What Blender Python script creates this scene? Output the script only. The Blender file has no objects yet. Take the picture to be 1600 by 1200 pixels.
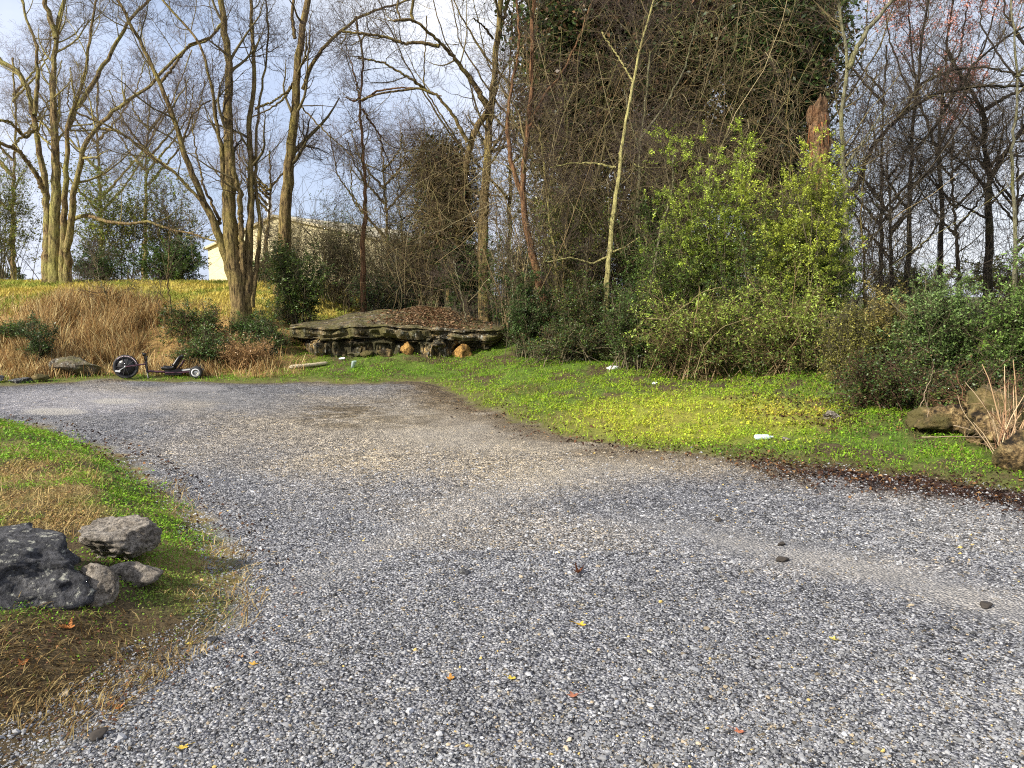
import bpy, math
import numpy as np
from math import radians as R

RNG = np.random.default_rng(7)
C = bpy.context.scene
COL = C.collection
F = 1232.0                       # focal length in px of a 1600 px wide frame
CAMZ = 1.6
PITCH = math.atan((600 - 464) / F)
CP, SP = math.cos(PITCH), math.sin(PITCH)

# ------------------------------------------------------------------ helpers
def nrm(a):
    return a / np.maximum(np.linalg.norm(a, axis=-1, keepdims=True), 1e-9)

def ray(px, py):
    u, v = (px - 800) / F, (600 - py) / F
    return np.array([u, CP + v * SP, -SP + v * CP])

def at(px, py, Y):
    d = ray(px, py)
    return np.array([0, 0, CAMZ]) + d * (Y / d[1])

def flat(px, py, z=0.0):
    d = ray(px, py)
    return (np.array([0, 0, CAMZ]) + d * ((z - CAMZ) / d[2]))

def pix(x, y, z):                # world to photo pixels, vectorised
    zz = z - CAMZ
    dep = np.maximum(y * CP - zz * SP, 0.05)
    up = y * SP + zz * CP
    return 800 + F * x / dep, 600 - F * up / dep

def _hash(ix, iy, s):
    h = (ix.astype(np.int64) * 374761393 + iy.astype(np.int64) * 668265263 + s * 1442695041) & 0x7fffffff
    h = (h ^ (h >> 13)) * 1274126177 & 0x7fffffff
    return ((h ^ (h >> 16)) & 0xffff) / 65535.0

def vnoise(x, y, s=0):
    x = np.asarray(x, float); y = np.asarray(y, float)
    ix, iy = np.floor(x), np.floor(y)
    fx, fy = x - ix, y - iy
    fx, fy = fx * fx * (3 - 2 * fx), fy * fy * (3 - 2 * fy)
    a, b = _hash(ix, iy, s), _hash(ix + 1, iy, s)
    c, d = _hash(ix, iy + 1, s), _hash(ix + 1, iy + 1, s)
    return (a + (b - a) * fx) * (1 - fy) + (c + (d - c) * fx) * fy

def fbm(x, y, s=0, o=4):
    r, a, t = 0, .5, 0
    for i in range(o):
        r = r + a * vnoise(np.asarray(x) * 2 ** i, np.asarray(y) * 2 ** i, s + i * 17); t += a; a *= .5
    return r / t

def sstep(a, b, x):
    t = np.clip((x - a) / (b - a), 0, 1)
    return t * t * (3 - 2 * t)

def tag(o, label=None, cat=None, group=None, kind=None):
    if label: o['label'] = label
    if cat: o['category'] = cat
    if group: o['group'] = group
    if kind: o['kind'] = kind
    return o

def empty(name, loc, label, cat, group=None, rz=0):
    o = bpy.data.objects.new(name, None)
    COL.objects.link(o); o.location = [float(v) for v in loc]; o.rotation_euler = (0, 0, rz)
    o.empty_display_size = .2
    return tag(o, label, cat, group)

def build(name, V, faces, mat, parent=None, col=None, smooth=True, local=False):
    """V (n,3); faces: list of (m,k) index arrays. V in world coordinates unless local; re-based to the parent."""
    V = np.asarray(V, float)
    me = bpy.data.meshes.new(name)
    org = np.zeros(3)
    if not local:
        if parent is not None:
            org = np.array(parent.location)
            if parent.parent is not None: org = org + np.array(parent.parent.location)
        else:
            lo = V.min(0); hi = V.max(0)
            org = np.array([(lo[0] + hi[0]) / 2, (lo[1] + hi[1]) / 2, lo[2]])
    W = (V - org).astype(np.float32)
    faces = [np.asarray(f, np.int32) for f in faces if len(f)]
    loops = np.concatenate([f.ravel() for f in faces])
    tot = np.concatenate([np.full(len(f), f.shape[1], np.int32) for f in faces])
    start = np.concatenate([[0], np.cumsum(tot)[:-1]]).astype(np.int32)
    me.vertices.add(len(W)); me.vertices.foreach_set('co', W.ravel())
    me.loops.add(len(loops)); me.loops.foreach_set('vertex_index', loops)
    me.polygons.add(len(tot)); me.polygons.foreach_set('loop_start', start)
    me.polygons.foreach_set('loop_total', tot)
    me.polygons.foreach_set('use_smooth', np.full(len(tot), smooth, bool))
    me.update(calc_edges=True)
    if col is not None:
        c = np.ones((len(W), 4), np.float32); c[:, :3] = col
        at_ = me.color_attributes.new('Col', 'FLOAT_COLOR', 'POINT')
        at_.data.foreach_set('color', c.ravel())
    me.materials.append(mat)
    o = bpy.data.objects.new(name, me); COL.objects.link(o)
    if parent is not None: o.parent = parent
    elif not local: o.location = [float(v) for v in org]
    return o

class Buf:
    def __init__(s): s.V = []; s.F = {}; s.C = []; s.n = 0
    def add(s, V, faces, col=None):
        V = np.asarray(V, float).reshape(-1, 3)
        for f in faces:
            f = np.asarray(f)
            if len(f): s.F.setdefault(f.shape[1], []).append(f + s.n)
        s.V.append(V)
        c = np.ones((len(V), 3)) * (np.asarray(col) if col is not None else .5)
        s.C.append(c); s.n += len(V)
        return s
    def build(s, name, mat, parent=None, **k):
        return build(name, np.concatenate(s.V), [np.concatenate(f) for f in s.F.values()], mat, parent,
                     col=np.concatenate(s.C), **k)

def tubes(buf, P, rad, k=5, col=(.1, .08, .06), rng=RNG, flute=0.0, flare=0.0):
    P = np.asarray(P, float); rad = np.asarray(rad, float)
    if P.ndim == 2: P = P[None]; rad = rad[None]
    M, n, _ = P.shape
    T = nrm(np.gradient(P, axis=1))
    mt = nrm(P[:, -1] - P[:, 0])
    ref = np.where(np.abs(mt[:, 2:3]) < .8, np.array([[0, 0, 1.]]), np.array([[1., 0, 0]]))
    a = nrm(np.cross(T, ref[:, None, :])); b = np.cross(T, a)
    th = np.arange(k) * 2 * np.pi / k
    rr = rad[:, :, None] * np.ones(k)
    if flute:
        ph = rng.uniform(0, 6.28, (M, 1, 1)); s = np.linspace(0, 1, n)[None, :, None]
        rr = rr * (1 + flute * (.6 * np.sin(3 * th + ph + 5 * s) + .5 * np.sin(5 * th + 2 * ph - 9 * s))
                   + flute * .5 * rng.normal(0, 1, (M, n, k)))
    V = P[:, :, None, :] + rr[..., None] * (np.cos(th)[None, None, :, None] * a[:, :, None, :]
                                            + np.sin(th)[None, None, :, None] * b[:, :, None, :])
    idx = np.arange(M * n * k).reshape(M, n, k)
    q = np.stack([idx[:, :-1, :], np.roll(idx[:, :-1, :], -1, 2), np.roll(idx[:, 1:, :], -1, 2), idx[:, 1:, :]], -1).reshape(-1, 4)
    c = np.asarray(col, float)
    if c.ndim == 2: c = np.repeat(c, n * k, 0)
    buf.add(V.reshape(-1, 3), [q], c)

def ribbons(buf, P, w, col, side=None, rng=RNG):
    M, n, _ = P.shape
    if side is None:
        an = rng.uniform(0, 6.28, M); side = np.stack([np.cos(an), np.sin(an), 0 * an], -1)
    s = side[:, None, :] * w[:, :, None]
    V = np.stack([P - s, P + s], 2)
    idx = np.arange(M * n * 2).reshape(M, n, 2)
    q = np.stack([idx[:, :-1, 0], idx[:, :-1, 1], idx[:, 1:, 1], idx[:, 1:, 0]], -1).reshape(-1, 4)
    c = np.asarray(col, float)
    if c.ndim == 2: c = np.repeat(c, n * 2, 0)
    buf.add(V.reshape(-1, 3), [q], c)

def leaves(buf, cen, size, col, rng=RNG, up=.4, aspect=.5, fold=.25, d=None):
    m = len(cen)
    nn = rng.normal(0, 1, (m, 3)); nn[:, 2] = np.abs(nn[:, 2]) + up; nn = nrm(nn)
    if d is None: d = nrm(np.cross(nn, rng.normal(0, 1, (m, 3))))
    else: nn = nrm(nn - d * (nn * d).sum(-1, keepdims=True))
    s = np.cross(nn, d)
    size = (np.ones(m) * size)[:, None]
    A = cen - d * size * .5
    Bv = cen + s * size * aspect * .5 + nn * size * fold * .3
    Cc = cen + d * size * .5 - nn * size * .1
    D = cen - s * size * aspect * .5 + nn * size * fold * .3
    V = np.stack([A, Bv, Cc, D], 1).reshape(-1, 3)
    idx = np.arange(m * 4).reshape(m, 4)
    c = np.asarray(col, float)
    if c.ndim == 2: c = np.repeat(c, 4, 0)
    buf.add(V, [idx], c)

def spawn(P, rad, count, rng, L, ang=(30, 65), up=.15, n=6, wig=.18, rs=.5, t0=.25, t1=1., rmin=.002, taper=.25, down=0):
    """child branches off parent paths, weighted by parent length"""
    M, n0, _ = P.shape
    ln = np.linalg.norm(P[:, -1] - P[:, 0], axis=1)
    i = rng.choice(M, count, p=ln / ln.sum())
    t = rng.uniform(t0, t1, count) * (n0 - 1.001)
    k = t.astype(int); f = (t - k)[:, None]
    p0, p1 = P[i, k], P[i, k + 1]
    pos = p0 * (1 - f) + p1 * f
    tan = nrm(p1 - p0)
    prad = rad[i, k] * (1 - f[:, 0]) + rad[i, k + 1] * f[:, 0]
    perp = nrm(np.cross(tan, rng.normal(0, 1, (count, 3))))
    a = np.radians(rng.uniform(ang[0], ang[1], count))[:, None]
    d = np.cos(a) * tan + np.sin(a) * perp
    ll = rng.uniform(L[0], L[1], count) * (1.15 - .6 * (t / (n0 - 1)))
    pts = [pos]
    for s in range(n - 1):
        d = nrm(d + wig * rng.normal(0, 1, (count, 3)) + np.array([0, 0, up - down * s]))
        pos = pos + d * (ll / (n - 1))[:, None]
        pts.append(pos)
    Q = np.stack(pts, 1)
    r0 = np.maximum(prad * rs * rng.uniform(.6, 1, count), rmin)
    q = r0[:, None] * np.linspace(1, taper, n)[None, :]
    return Q, np.maximum(q, rmin * .6)

def smooth_path(pts, n):
    pts = np.asarray(pts, float)
    t = np.concatenate([[0], np.cumsum(np.linalg.norm(np.diff(pts, axis=0), axis=1))])
    u = np.linspace(0, t[-1], n * 3)
    Q = np.stack([np.interp(u, t, pts[:, j]) for j in range(pts.shape[1])], -1)
    for _ in range(3):
        Q[1:-1] = (Q[:-2] + 2 * Q[1:-1] + Q[2:]) / 4
    ii = np.linspace(0, len(Q) - 1, n)
    return np.stack([np.interp(ii, np.arange(len(Q)), Q[:, j]) for j in range(pts.shape[1])], -1)

# ------------------------------------------------------------------ materials
def newmat(name):
    m = bpy.data.materials.new(name); m.use_nodes = True
    nt = m.node_tree; b = nt.nodes['Principled BSDF']
    return m, nt, b

def nd(nt, t, **k):
    n = nt.nodes.new(t)
    for a, v in k.items():
        if a in n.inputs.keys(): n.inputs[a].default_value = v
        else: setattr(n, a, v)
    return n

def ramp(nt, fac, stops):
    r = nt.nodes.new('ShaderNodeValToRGB'); e = r.color_ramp.elements
    while len(e) < len(stops): e.new(.5)
    for el, (p, c) in zip(e, stops): el.position = p; el.color = (*c, 1) if len(c) == 3 else c
    nt.links.new(fac, r.inputs['Fac']); return r.outputs['Color']

def mix(nt, fac, a, b, blend='MIX'):
    m = nt.nodes.new('ShaderNodeMix'); m.data_type = 'RGBA'; m.blend_type = blend
    for sock, v in ((m.inputs[0], fac), (m.inputs[6], a), (m.inputs[7], b)):
        if isinstance(v, (int, float)): sock.default_value = v
        elif isinstance(v, tuple): sock.default_value = (*v, 1)
        else: nt.links.new(v, sock)
    return m.outputs[2]

def coords(nt, scale=(1, 1, 1)):
    g = nd(nt, 'ShaderNodeNewGeometry'); mp = nd(nt, 'ShaderNodeMapping'); mp.inputs['Scale'].default_value = scale
    nt.links.new(g.outputs['Position'], mp.inputs['Vector']); return mp.outputs['Vector']

def noise(nt, vec, scale, detail=4, rough=.6):
    n = nd(nt, 'ShaderNodeTexNoise', Scale=scale, Detail=detail, Roughness=rough)
    nt.links.new(vec, n.inputs['Vector']); return n.outputs['Fac']

def bump(nt, b, h, strength, dist):
    bp = nd(nt, 'ShaderNodeBump', Strength=strength, Distance=dist)
    nt.links.new(h, bp.inputs['Height']); nt.links.new(bp.outputs['Normal'], b.inputs['Normal'])

def mat_leaf(name, rough=.45, trans=.25, spec=.35):
    m, nt, b = newmat(name)
    a = nd(nt, 'ShaderNodeAttribute', attribute_name='Col')
    nt.links.new(a.outputs['Color'], b.inputs['Base Color'])
    b.inputs['Roughness'].default_value = rough; b.inputs['Specular IOR Level'].default_value = spec
    if trans:
        t = nd(nt, 'ShaderNodeBsdfTranslucent'); mx = nd(nt, 'ShaderNodeMixShader'); mx.inputs[0].default_value = trans
        nt.links.new(a.outputs['Color'], t.inputs['Color'])
        nt.links.new(b.outputs[0], mx.inputs[1]); nt.links.new(t.outputs[0], mx.inputs[2])
        nt.links.new(mx.outputs[0], nt.nodes['Material Output'].inputs['Surface'])
    return m

def mat_bark(name, dark, light, moss, mossy=.5, sc=1.0):
    m, nt, b = newmat(name)
    v = coords(nt, (9 * sc, 9 * sc, 1.6 * sc)); f1 = noise(nt, v, 2.6, 7, .75)
    v2 = coords(nt); f2 = noise(nt, v2, 1.7, 5, .65)
    base = ramp(nt, f1, [(.4, dark), (.58, light)])
    mk = ramp(nt, f2, [(.62 - .35 * mossy, (0, 0, 0)), (.85 - .35 * mossy, (1, 1, 1))])
    mcol = ramp(nt, f1, [(.38, tuple(.35 * c for c in moss)), (.55, moss)])
    c = mix(nt, mk, base, mcol)
    nt.links.new(c, b.inputs['Base Color']); b.inputs['Roughness'].default_value = .9
    b.inputs['Specular IOR Level'].default_value = .15
    bump(nt, b, f1, 1.0, .09)
    return m

def mat_rock(name, stops, sc=1.0, moss=None, lichen=True, bstr=.8):
    m, nt, b = newmat(name)
    v = coords(nt); f1 = noise(nt, v, 4 * sc, 8, .68); f2 = noise(nt, v, 17 * sc, 6, .7); f3 = noise(nt, v, 1.6 * sc, 3, .5)
    c = ramp(nt, f1, stops)
    c = mix(nt, .75, c, ramp(nt, f2, [(.38, (.16, .16, .16)), (.6, (1.35, 1.35, 1.35))]), 'MULTIPLY')
    if lichen:
        k = ramp(nt, noise(nt, v, 9 * sc, 5, .75), [(.56, (0, 0, 0)), (.63, (1, 1, 1))])
        c = mix(nt, k, c, (.36, .36, .31))
    if moss:
        k = ramp(nt, f3, [(.42, (0, 0, 0)), (.6, (1, 1, 1))]); c = mix(nt, k, c, moss)
    nt.links.new(c, b.inputs['Base Color']); b.inputs['Roughness'].default_value = .85
    b.inputs['Specular IOR Level'].default_value = .25
    mx = nd(nt, 'ShaderNodeMath', operation='MULTIPLY_ADD'); mx.inputs[1].default_value = .35
    nt.links.new(f2, mx.inputs[0]); nt.links.new(f1, mx.inputs[2])
    bump(nt, b, mx.outputs[0], bstr, .12)
    return m

def mat_plain(name, col, rough=.5, metal=0, var=.25, sc=30):
    m, nt, b = newmat(name)
    f = noise(nt, coords(nt), sc, 4, .6)
    lo = tuple(c * (1 - var) for c in col); hi = tuple(min(1, c * (1 + var)) for c in col)
    nt.links.new(ramp(nt, f, [(.3, lo), (.7, hi)]), b.inputs['Base Color'])
    nt.links.new(ramp(nt, f, [(.3, (rough * .8,) * 3), (.7, (min(1, rough * 1.2),) * 3)]), b.inputs['Roughness'])
    b.inputs['Metallic'].default_value = metal
    return m

M_LEAF = mat_leaf('leaf', .42, .28, .4)
M_GRASS = mat_leaf('grass_blade', .6, .3, .2)
M_DRY = mat_leaf('dry_grass', .8, .2, .1)
M_TWIG = mat_leaf('twig_bark', .85, 0, .15)
M_STONE = mat_leaf('gravel_stone', .8, 0, .25)
M_BARK_A = mat_bark('bark_lichen', (.045, .03, .018), (.33, .235, .115), (.42, .39, .13), .55)
M_BARK_B = mat_bark('bark_brown', (.036, .025, .014), (.31, .22, .10), (.33, .27, .085), .5)
M_BARK_D = mat_bark('bark_dark', (.012, .010, .008), (.06, .048, .036), (.09, .085, .04), .3)
M_BARK_H = mat_bark('bark_pale', (.18, .155, .06), (.64, .58, .25), (.62, .58, .22), .5, 1.6)
M_BARK_K = mat_bark('bark_grey', (.08, .075, .05), (.34, .32, .21), (.30, .29, .12), .5, 1.3)
M_BARK_R = mat_bark('bark_rust', (.06, .03, .017), (.31, .17, .085), (.24, .18, .07), .2)
M_SNAG = mat_bark('rotten_wood', (.05, .022, .012), (.30, .165, .085), (.42, .30, .19), .45, 1.2)

# ------------------------------------------------------------------ terrain
far_edge = [(-500, 603), (0, 602), (60, 600), (180, 595), (330, 597), (400, 600), (470, 597), (530, 600), (580, 602), (620, 599), (670, 600),
            (700, 612), (740, 630), (790, 652), (850, 672), (920, 690), (990, 702), (1060, 710), (1130, 714), (1200, 722),
            (1280, 735), (1400, 748), (1500, 760), (1600, 778), (1900, 830)]
isl_px = [(-420, 650), (-100, 650), (0, 657), (60, 665), (130, 685), (190, 710), (240, 745), (300, 790), (345, 830), (372, 880), (385, 930), (370, 970),
          (330, 1000), (270, 1035), (200, 1075), (120, 1130), (60, 1170), (0, 1225)]
FE = np.array([flat(*p)[:2] for p in far_edge])
IS = np.array([flat(*p)[:2] for p in isl_px])
lot = np.concatenate([[[-40., FE[0, 1]]], FE, [[40, 3.0], [40, -30], [-40, -30]]])
isl = np.concatenate([[[-30., IS[0, 1]]], IS, [[-2.2, 1.0], [-3., -30], [-30., -30]]])

def inside(px, py, poly):
    r = np.zeros(np.shape(px), bool); n = len(poly)
    for i in range(n):
        x1, y1 = poly[i]; x2, y2 = poly[(i + 1) % n]
        if y1 == y2: continue
        c = ((y1 > py) != (y2 > py)) & (px < (x2 - x1) * (py - y1) / (y2 - y1) + x1)
        r ^= c
    return r

def sdist(px, py, poly):          # negative inside
    d = np.full(np.shape(px), 1e9); n = len(poly)
    for i in range(n):
        a, b = poly[i], poly[(i + 1) % n]
        e = b - a; L = (e ** 2).sum()
        t = np.clip(((px - a[0]) * e[0] + (py - a[1]) * e[1]) / L, 0, 1)
        d = np.minimum(d, (px - a[0] - t * e[0]) ** 2 + (py - a[1] - t * e[1]) ** 2)
    d = np.sqrt(d)
    return np.where(inside(px, py, poly), -d, d)

PL = ([0, .7, 1.5, 3.5, 5, 7.5, 12, 400], [0, .06, .26, 1.12, 1.55, 1.92, 2.05, 2.2])
PM = ([0, 1.2, 2.5, 4, 7, 15, 400], [0, .15, .42, .78, 1.15, 1.5, 1.7])
PR = ([0, 1, 3, 6, 10, 20, 400], [0, .05, .24, .48, .75, 1.1, 1.5])
_tab = {}
def hraw(x, y):
    """(height, outside distance of the lot, outside distance of the island)"""
    x = np.asarray(x, float); y = np.asarray(y, float)
    do, di = sdist(x, y, lot), sdist(x, y, isl)
    d = np.maximum(do, 0)
    wl = 1 - sstep(-6.4, -4.3, x); wr = sstep(-.3, 2.6, x)
    l, m, r = np.interp(d, *PL), np.interp(d, *PM), np.interp(d, *PR)
    h = m + (l - m) * wl + (r - m) * wr
    h = h + sstep(0, 2, d) * (fbm(x * .9, y * .9, 3) - .5) * .22 + sstep(0, 1, d) * (fbm(x * 4, y * 4, 9) - .5) * .06
    h = h + np.where(di < 0, .20 * sstep(0, .8, -di) + (fbm(x * 2.2, y * 2.2, 5) - .5) * .09 * sstep(0, .5, -di), 0)
    hp = flat(640, 607); h = h + .06 * np.exp(-((x - hp[0]) / .9) ** 2 - ((y - hp[1]) / .5) ** 2)
    g = (fbm(x * .5, y * .5, 21) - .5) * .07 + (fbm(x * 3, y * 3, 23, 3) - .5) * .018
    h = h + g * (1 - sstep(0, 1, d))
    return h, do, di
def H(x, y): return float(hraw(np.array([x]), np.array([y]))[0][0])

def G(px, py):                    # where the view ray through a photo pixel meets the ground
    d = ray(px, py); t = np.linspace(1.5, 60, 1200)
    p = np.array([0, 0, CAMZ]) + t[:, None] * d
    hit = np.nonzero(p[:, 2] < hraw(p[:, 0], p[:, 1])[0])[0]
    k = hit[0] if len(hit) else -1
    q = p[k].copy(); q[2] = H(q[0], q[1]); return q

def axis(lo, fine0, fine1, hi, step, grow):
    a = list(np.arange(fine0, fine1 + 1e-6, step))
    s = step
    while a[-1] < hi: s *= grow; a.append(a[-1] + s)
    s = step; b = []
    x = fine0
    while x > lo: s *= grow; x -= s; b.append(x)
    return np.array(b[::-1] + a)
gx = axis(-260, -7, 8, 260, .05, 1.06)
gy = axis(-30, 1.8, 17.5, 420, .045, 1.07)
GX, GY = np.meshgrid(gx, gy)
GZ, DO, DI = hraw(GX, GY)
nx, ny = len(gx), len(gy)

def ell(px, py, cx, cy, rx, ry, s=0, rag=.5):
    d = np.sqrt(((px - cx) / rx) ** 2 + ((py - cy) / ry) ** 2)
    return 1 - sstep(.55, 1.15, d)

PXg, PYg = pix(GX, GY, GZ)
rag = (fbm(GX * 2.2, GY * 2.2, 31) - .5) * .7 + (fbm(GX * 9, GY * 9, 33) - .5) * .35
lotmask0 = 0
lotmask = (1 - sstep(-.1, .1, DO + rag * .75)) * sstep(-.12, .12, DI + rag * .6)
def fines(x, y, h):             # compacted wheel tracks where fine dust fills the gaps between the stones
    px, py = pix(x, y, h)
    t1 = np.exp(-((py - np.interp(px, [500, 900, 1150, 1330, 1530, 1700], [800, 805, 848, 885, 938, 985])) / np.interp(px, [500, 1100, 1500], [14, 20, 26])) ** 2) * sstep(850, 1150, px)
    t2 = .55 * np.exp(-((py - np.interp(px, [300, 600, 800, 1000, 1200], [1000, 850, 760, 715, 705])) / 26) ** 2) * sstep(250, 520, px)
    t3 = np.maximum.reduce([.6 * ell(px, py, 840, 668, 330, 44), .5 * ell(px, py, 200, 625, 260, 20), 1.2 * ell(px, py, 85, 643, 60, 7), 1.2 * ell(px, py, 180, 627, 45, 6), 1.2 * ell(px, py, 300, 607, 55, 6)])
    return np.clip(np.maximum.reduce([t1, t2, t3]) * sstep(.22, .5, fbm(x * 1.8, y * 1.8, 87) + .1), 0, 1)
def col3(c): return np.array(c)[None, None, :]
def lay(base, k, c): return base + (np.array(c) - base) * np.clip(k, 0, 1)[..., None]

n1, n2, n3 = fbm(GX * .6, GY * .6, 41), fbm(GX * 2.5, GY * 2.5, 43), fbm(GX * 10, GY * 10, 47)
# gravel colours: bluish grey stone, tan dust, brown dirt where it is thin
gcol = np.ones(GX.shape + (3,)) * np.array((.238, .245, .272))
gcol = lay(gcol, (.62 * ell(PXg, PYg, 820, 680, 520, 85)) + .35 * sstep(.42, .7, n1) * (PYg < 860), (.50, .43, .32))
gcol = lay(gcol, .8 * ell(PXg, PYg, 585, 650, 150, 28) * sstep(.38, .62, .55 * n2 + .45 * fbm(GX * 8, GY * 8, 49)), (.15, .115, .065))
gcol = lay(gcol, .85 * np.exp(-((DO + .25 + (n2 - .5)) / .45) ** 2) * (GX > -2.2) * (GX < 2.6) * sstep(.3, .5, n2 + .12), (.17, .125, .07))
gcol = lay(gcol, .8 * ell(PXg, PYg, 90, 628, 190, 22), (.36, .365, .42))
gcol = lay(gcol, .9 * np.maximum(ell(PXg, PYg, 85, 643, 55, 6), ell(PXg, PYg, 180, 627, 42, 5)), (.47, .46, .45))
gcol = lay(gcol, .8 * ell(PXg, PYg, 300, 607, 52, 6), (.20, .21, .27))
gcol = lay(gcol, .8 * np.maximum(ell(PXg, PYg, 1330, 885, 190, 26), ell(PXg, PYg, 1530, 935, 110, 22)), (.36, .35, .35))
gcol = lay(gcol, .5 * ell(PXg, PYg, 1480, 830, 200, 50), (.29, .30, .325))
fin = fines(GX, GY, GZ)
gcol = lay(gcol, .5 * fin, (.33, .31, .285))
gcol = gcol * (.82 + .36 * n2 * .6 + .36 * n1 * .4)[..., None]
edge = np.exp(-((DO + rag * .5) / .35) ** 2) * .8
gcol = lay(gcol, edge * sstep(.3, .55, n2), (.13, .095, .05))
# vegetated ground
soil = np.ones_like(gcol) * np.array((.075, .055, .03))
soil = lay(soil, sstep(.35, .6, n2), (.085, .13, .02))
left = 1 - sstep(-5.2, -3.6, GX)
soil = lay(soil, left * sstep(.2, .9, DO), (.30, .19, .075))
soil = lay(soil, left * sstep(3.6, 4.6, DO + (n2 - .5) * 2) * (1 - .4 * sstep(.5, .7, n2)), (.33, .28, .07))
soil = lay(soil, (1 - sstep(.2, .75, DO)) * (DO > -.3) * (DI > 1), (.115, .115, .035))
soil = lay(soil, (DI < .2) * sstep(.42, .62, n2), (.20, .15, .065))
soil = lay(soil, (DI < .3) * ell(PXg, PYg, 110, 1060, 330, 120), (.09, .065, .035))
soil = lay(soil, sstep(10, 16, DO) * (1 - left), (.06, .06, .02))
soil = lay(soil, .6 * ell(PXg, PYg, 1085, 655, 230, 44) * (DO > 0), (.30, .30, .045))  # sunlit patch of the verge, painted into the soil colour
soil = soil * (.7 + .6 * n3)[..., None]
# damp litter strip at right between verge and gravel
strip = np.exp(-((DO + .14 + (n2 - .5) * .6) / .36) ** 2) * sstep(2.0, 3.2, GX) * (GY > 4)
gc = soil + (gcol - soil) * lotmask[..., None]
gc = lay(gc, np.minimum(1, strip * 1.2), (.045, .022, .016))

def mat_ground():
    m, nt, b = newmat('gravel_and_soil')
    a = nd(nt, 'ShaderNodeAttribute', attribute_name='Col'); k = nd(nt, 'ShaderNodeAttribute', attribute_name='lot'); fi = nd(nt, 'ShaderNodeAttribute', attribute_name='fines')
    v = coords(nt)
    vo = nd(nt, 'ShaderNodeTexVoronoi', Scale=62.0, Randomness=1.0); nt.links.new(v, vo.inputs['Vector'])
    sep = nd(nt, 'ShaderNodeSeparateColor'); nt.links.new(vo.outputs['Color'], sep.inputs[0])
    stone = ramp(nt, sep.outputs[0], [(0, (.2, .2, .21)), (.3, (.62, .62, .65)), (.72, (1.15, 1.13, 1.1)), (.96, (1.5, 1.48, 1.44)), (1, (2.0, 1.95, 1.8))])
    vo2 = nd(nt, 'ShaderNodeTexVoronoi', Scale=31.0); nt.links.new(v, vo2.inputs['Vector'])
    sp2 = nd(nt, 'ShaderNodeSeparateColor'); nt.links.new(vo2.outputs['Color'], sp2.inputs[0])
    st2 = ramp(nt, sp2.outputs[1], [(0, (.5, .5, .52)), (.5, (1, 1, 1)), (.95, (1.35, 1.33, 1.28)), (1, (1.5, 1.3, .9))])
    vo3 = nd(nt, 'ShaderNodeTexVoronoi', Scale=14.0); nt.links.new(v, vo3.inputs['Vector'])
    sp3 = nd(nt, 'ShaderNodeSeparateColor'); nt.links.new(vo3.outputs['Color'], sp3.inputs[0])
    st3 = ramp(nt, sp3.outputs[1], [(0, (.62, .62, .62)), (.5, (1, 1, 1)), (1, (1.3, 1.28, 1.25))])
    gap = ramp(nt, vo.outputs['Distance'], [(.42, (1, 1, 1)), (.75, (.22, .21, .2))])
    gr = mix(nt, 1.0, mix(nt, .9, mix(nt, .9, mix(nt, .85, a.outputs['Color'], stone, 'MULTIPLY'), st2, 'MULTIPLY'), st3, 'MULTIPLY'), gap, 'MULTIPLY')
    gr = mix(nt, fi.outputs['Fac'], gr, mix(nt, .8, mix(nt, .25, a.outputs['Color'], gr), ramp(nt, noise(nt, v, 70, 5, .7), [(.3, (.66, .66, .66)), (.7, (1.25, 1.24, 1.2))]), 'MULTIPLY'))
    f = noise(nt, v, 55, 6, .75); f2 = noise(nt, v, 14, 4, .6)
    so = mix(nt, .9, a.outputs['Color'], ramp(nt, f, [(.3, (.35, .35, .35)), (.68, (1.7, 1.7, 1.6))]), 'MULTIPLY')
    so = mix(nt, .7, so, ramp(nt, f2, [(.3, (.6, .6, .6)), (.7, (1.35, 1.35, 1.35))]), 'MULTIPLY')
    c = mix(nt, k.outputs['Fac'], so, gr)
    nt.links.new(c, b.inputs['Base Color']); b.inputs['Roughness'].default_value = .9; b.inputs['Specular IOR Level'].default_value = .2
    hg = nd(nt, 'ShaderNodeMath', operation='SUBTRACT'); hg.inputs[0].default_value = .7; nt.links.new(vo.outputs['Distance'], hg.inputs[1])
    hm = nd(nt, 'ShaderNodeMix'); nt.links.new(k.outputs['Fac'], hm.inputs[0]); nt.links.new(f, hm.inputs[2]); nt.links.new(hg.outputs[0], hm.inputs[3])
    bump(nt, b, hm.outputs[0], .9, .02)
    return m
M_GROUND = mat_ground()

ids = np.arange(nx * ny).reshape(ny, nx)
quads = np.stack([ids[:-1, :-1], ids[:-1, 1:], ids[1:, 1:], ids[1:, :-1]], -1)
fm = (lotmask[:-1, :-1] + lotmask[1:, 1:]) / 2 > .5
allV = np.stack([GX, GY, GZ], -1).reshape(-1, 3); allC = gc.reshape(-1, 3); allK = lotmask.reshape(-1)
def ground_piece(name, sel, label):
    q = quads[sel]; u, inv = np.unique(q, return_inverse=True)
    o = build(name, allV[u], [inv.reshape(-1, 4)], M_GROUND, col=allC[u], local=True)
    at_ = o.data.attributes.new('lot', 'FLOAT', 'POINT'); at_.data.foreach_set('value', allK[u].astype(np.float32))
    at_ = o.data.attributes.new('fines', 'FLOAT', 'POINT'); at_.data.foreach_set('value', (fin.reshape(-1)[u] * .85).astype(np.float32))
    return tag(o, label, None, None, 'structure')
ground_piece('gravel_lot', fm, 'grey gravel parking lot in the foreground')
ground_piece('ground', ~fm, 'grassy verge and bank around the gravel lot')

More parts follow.
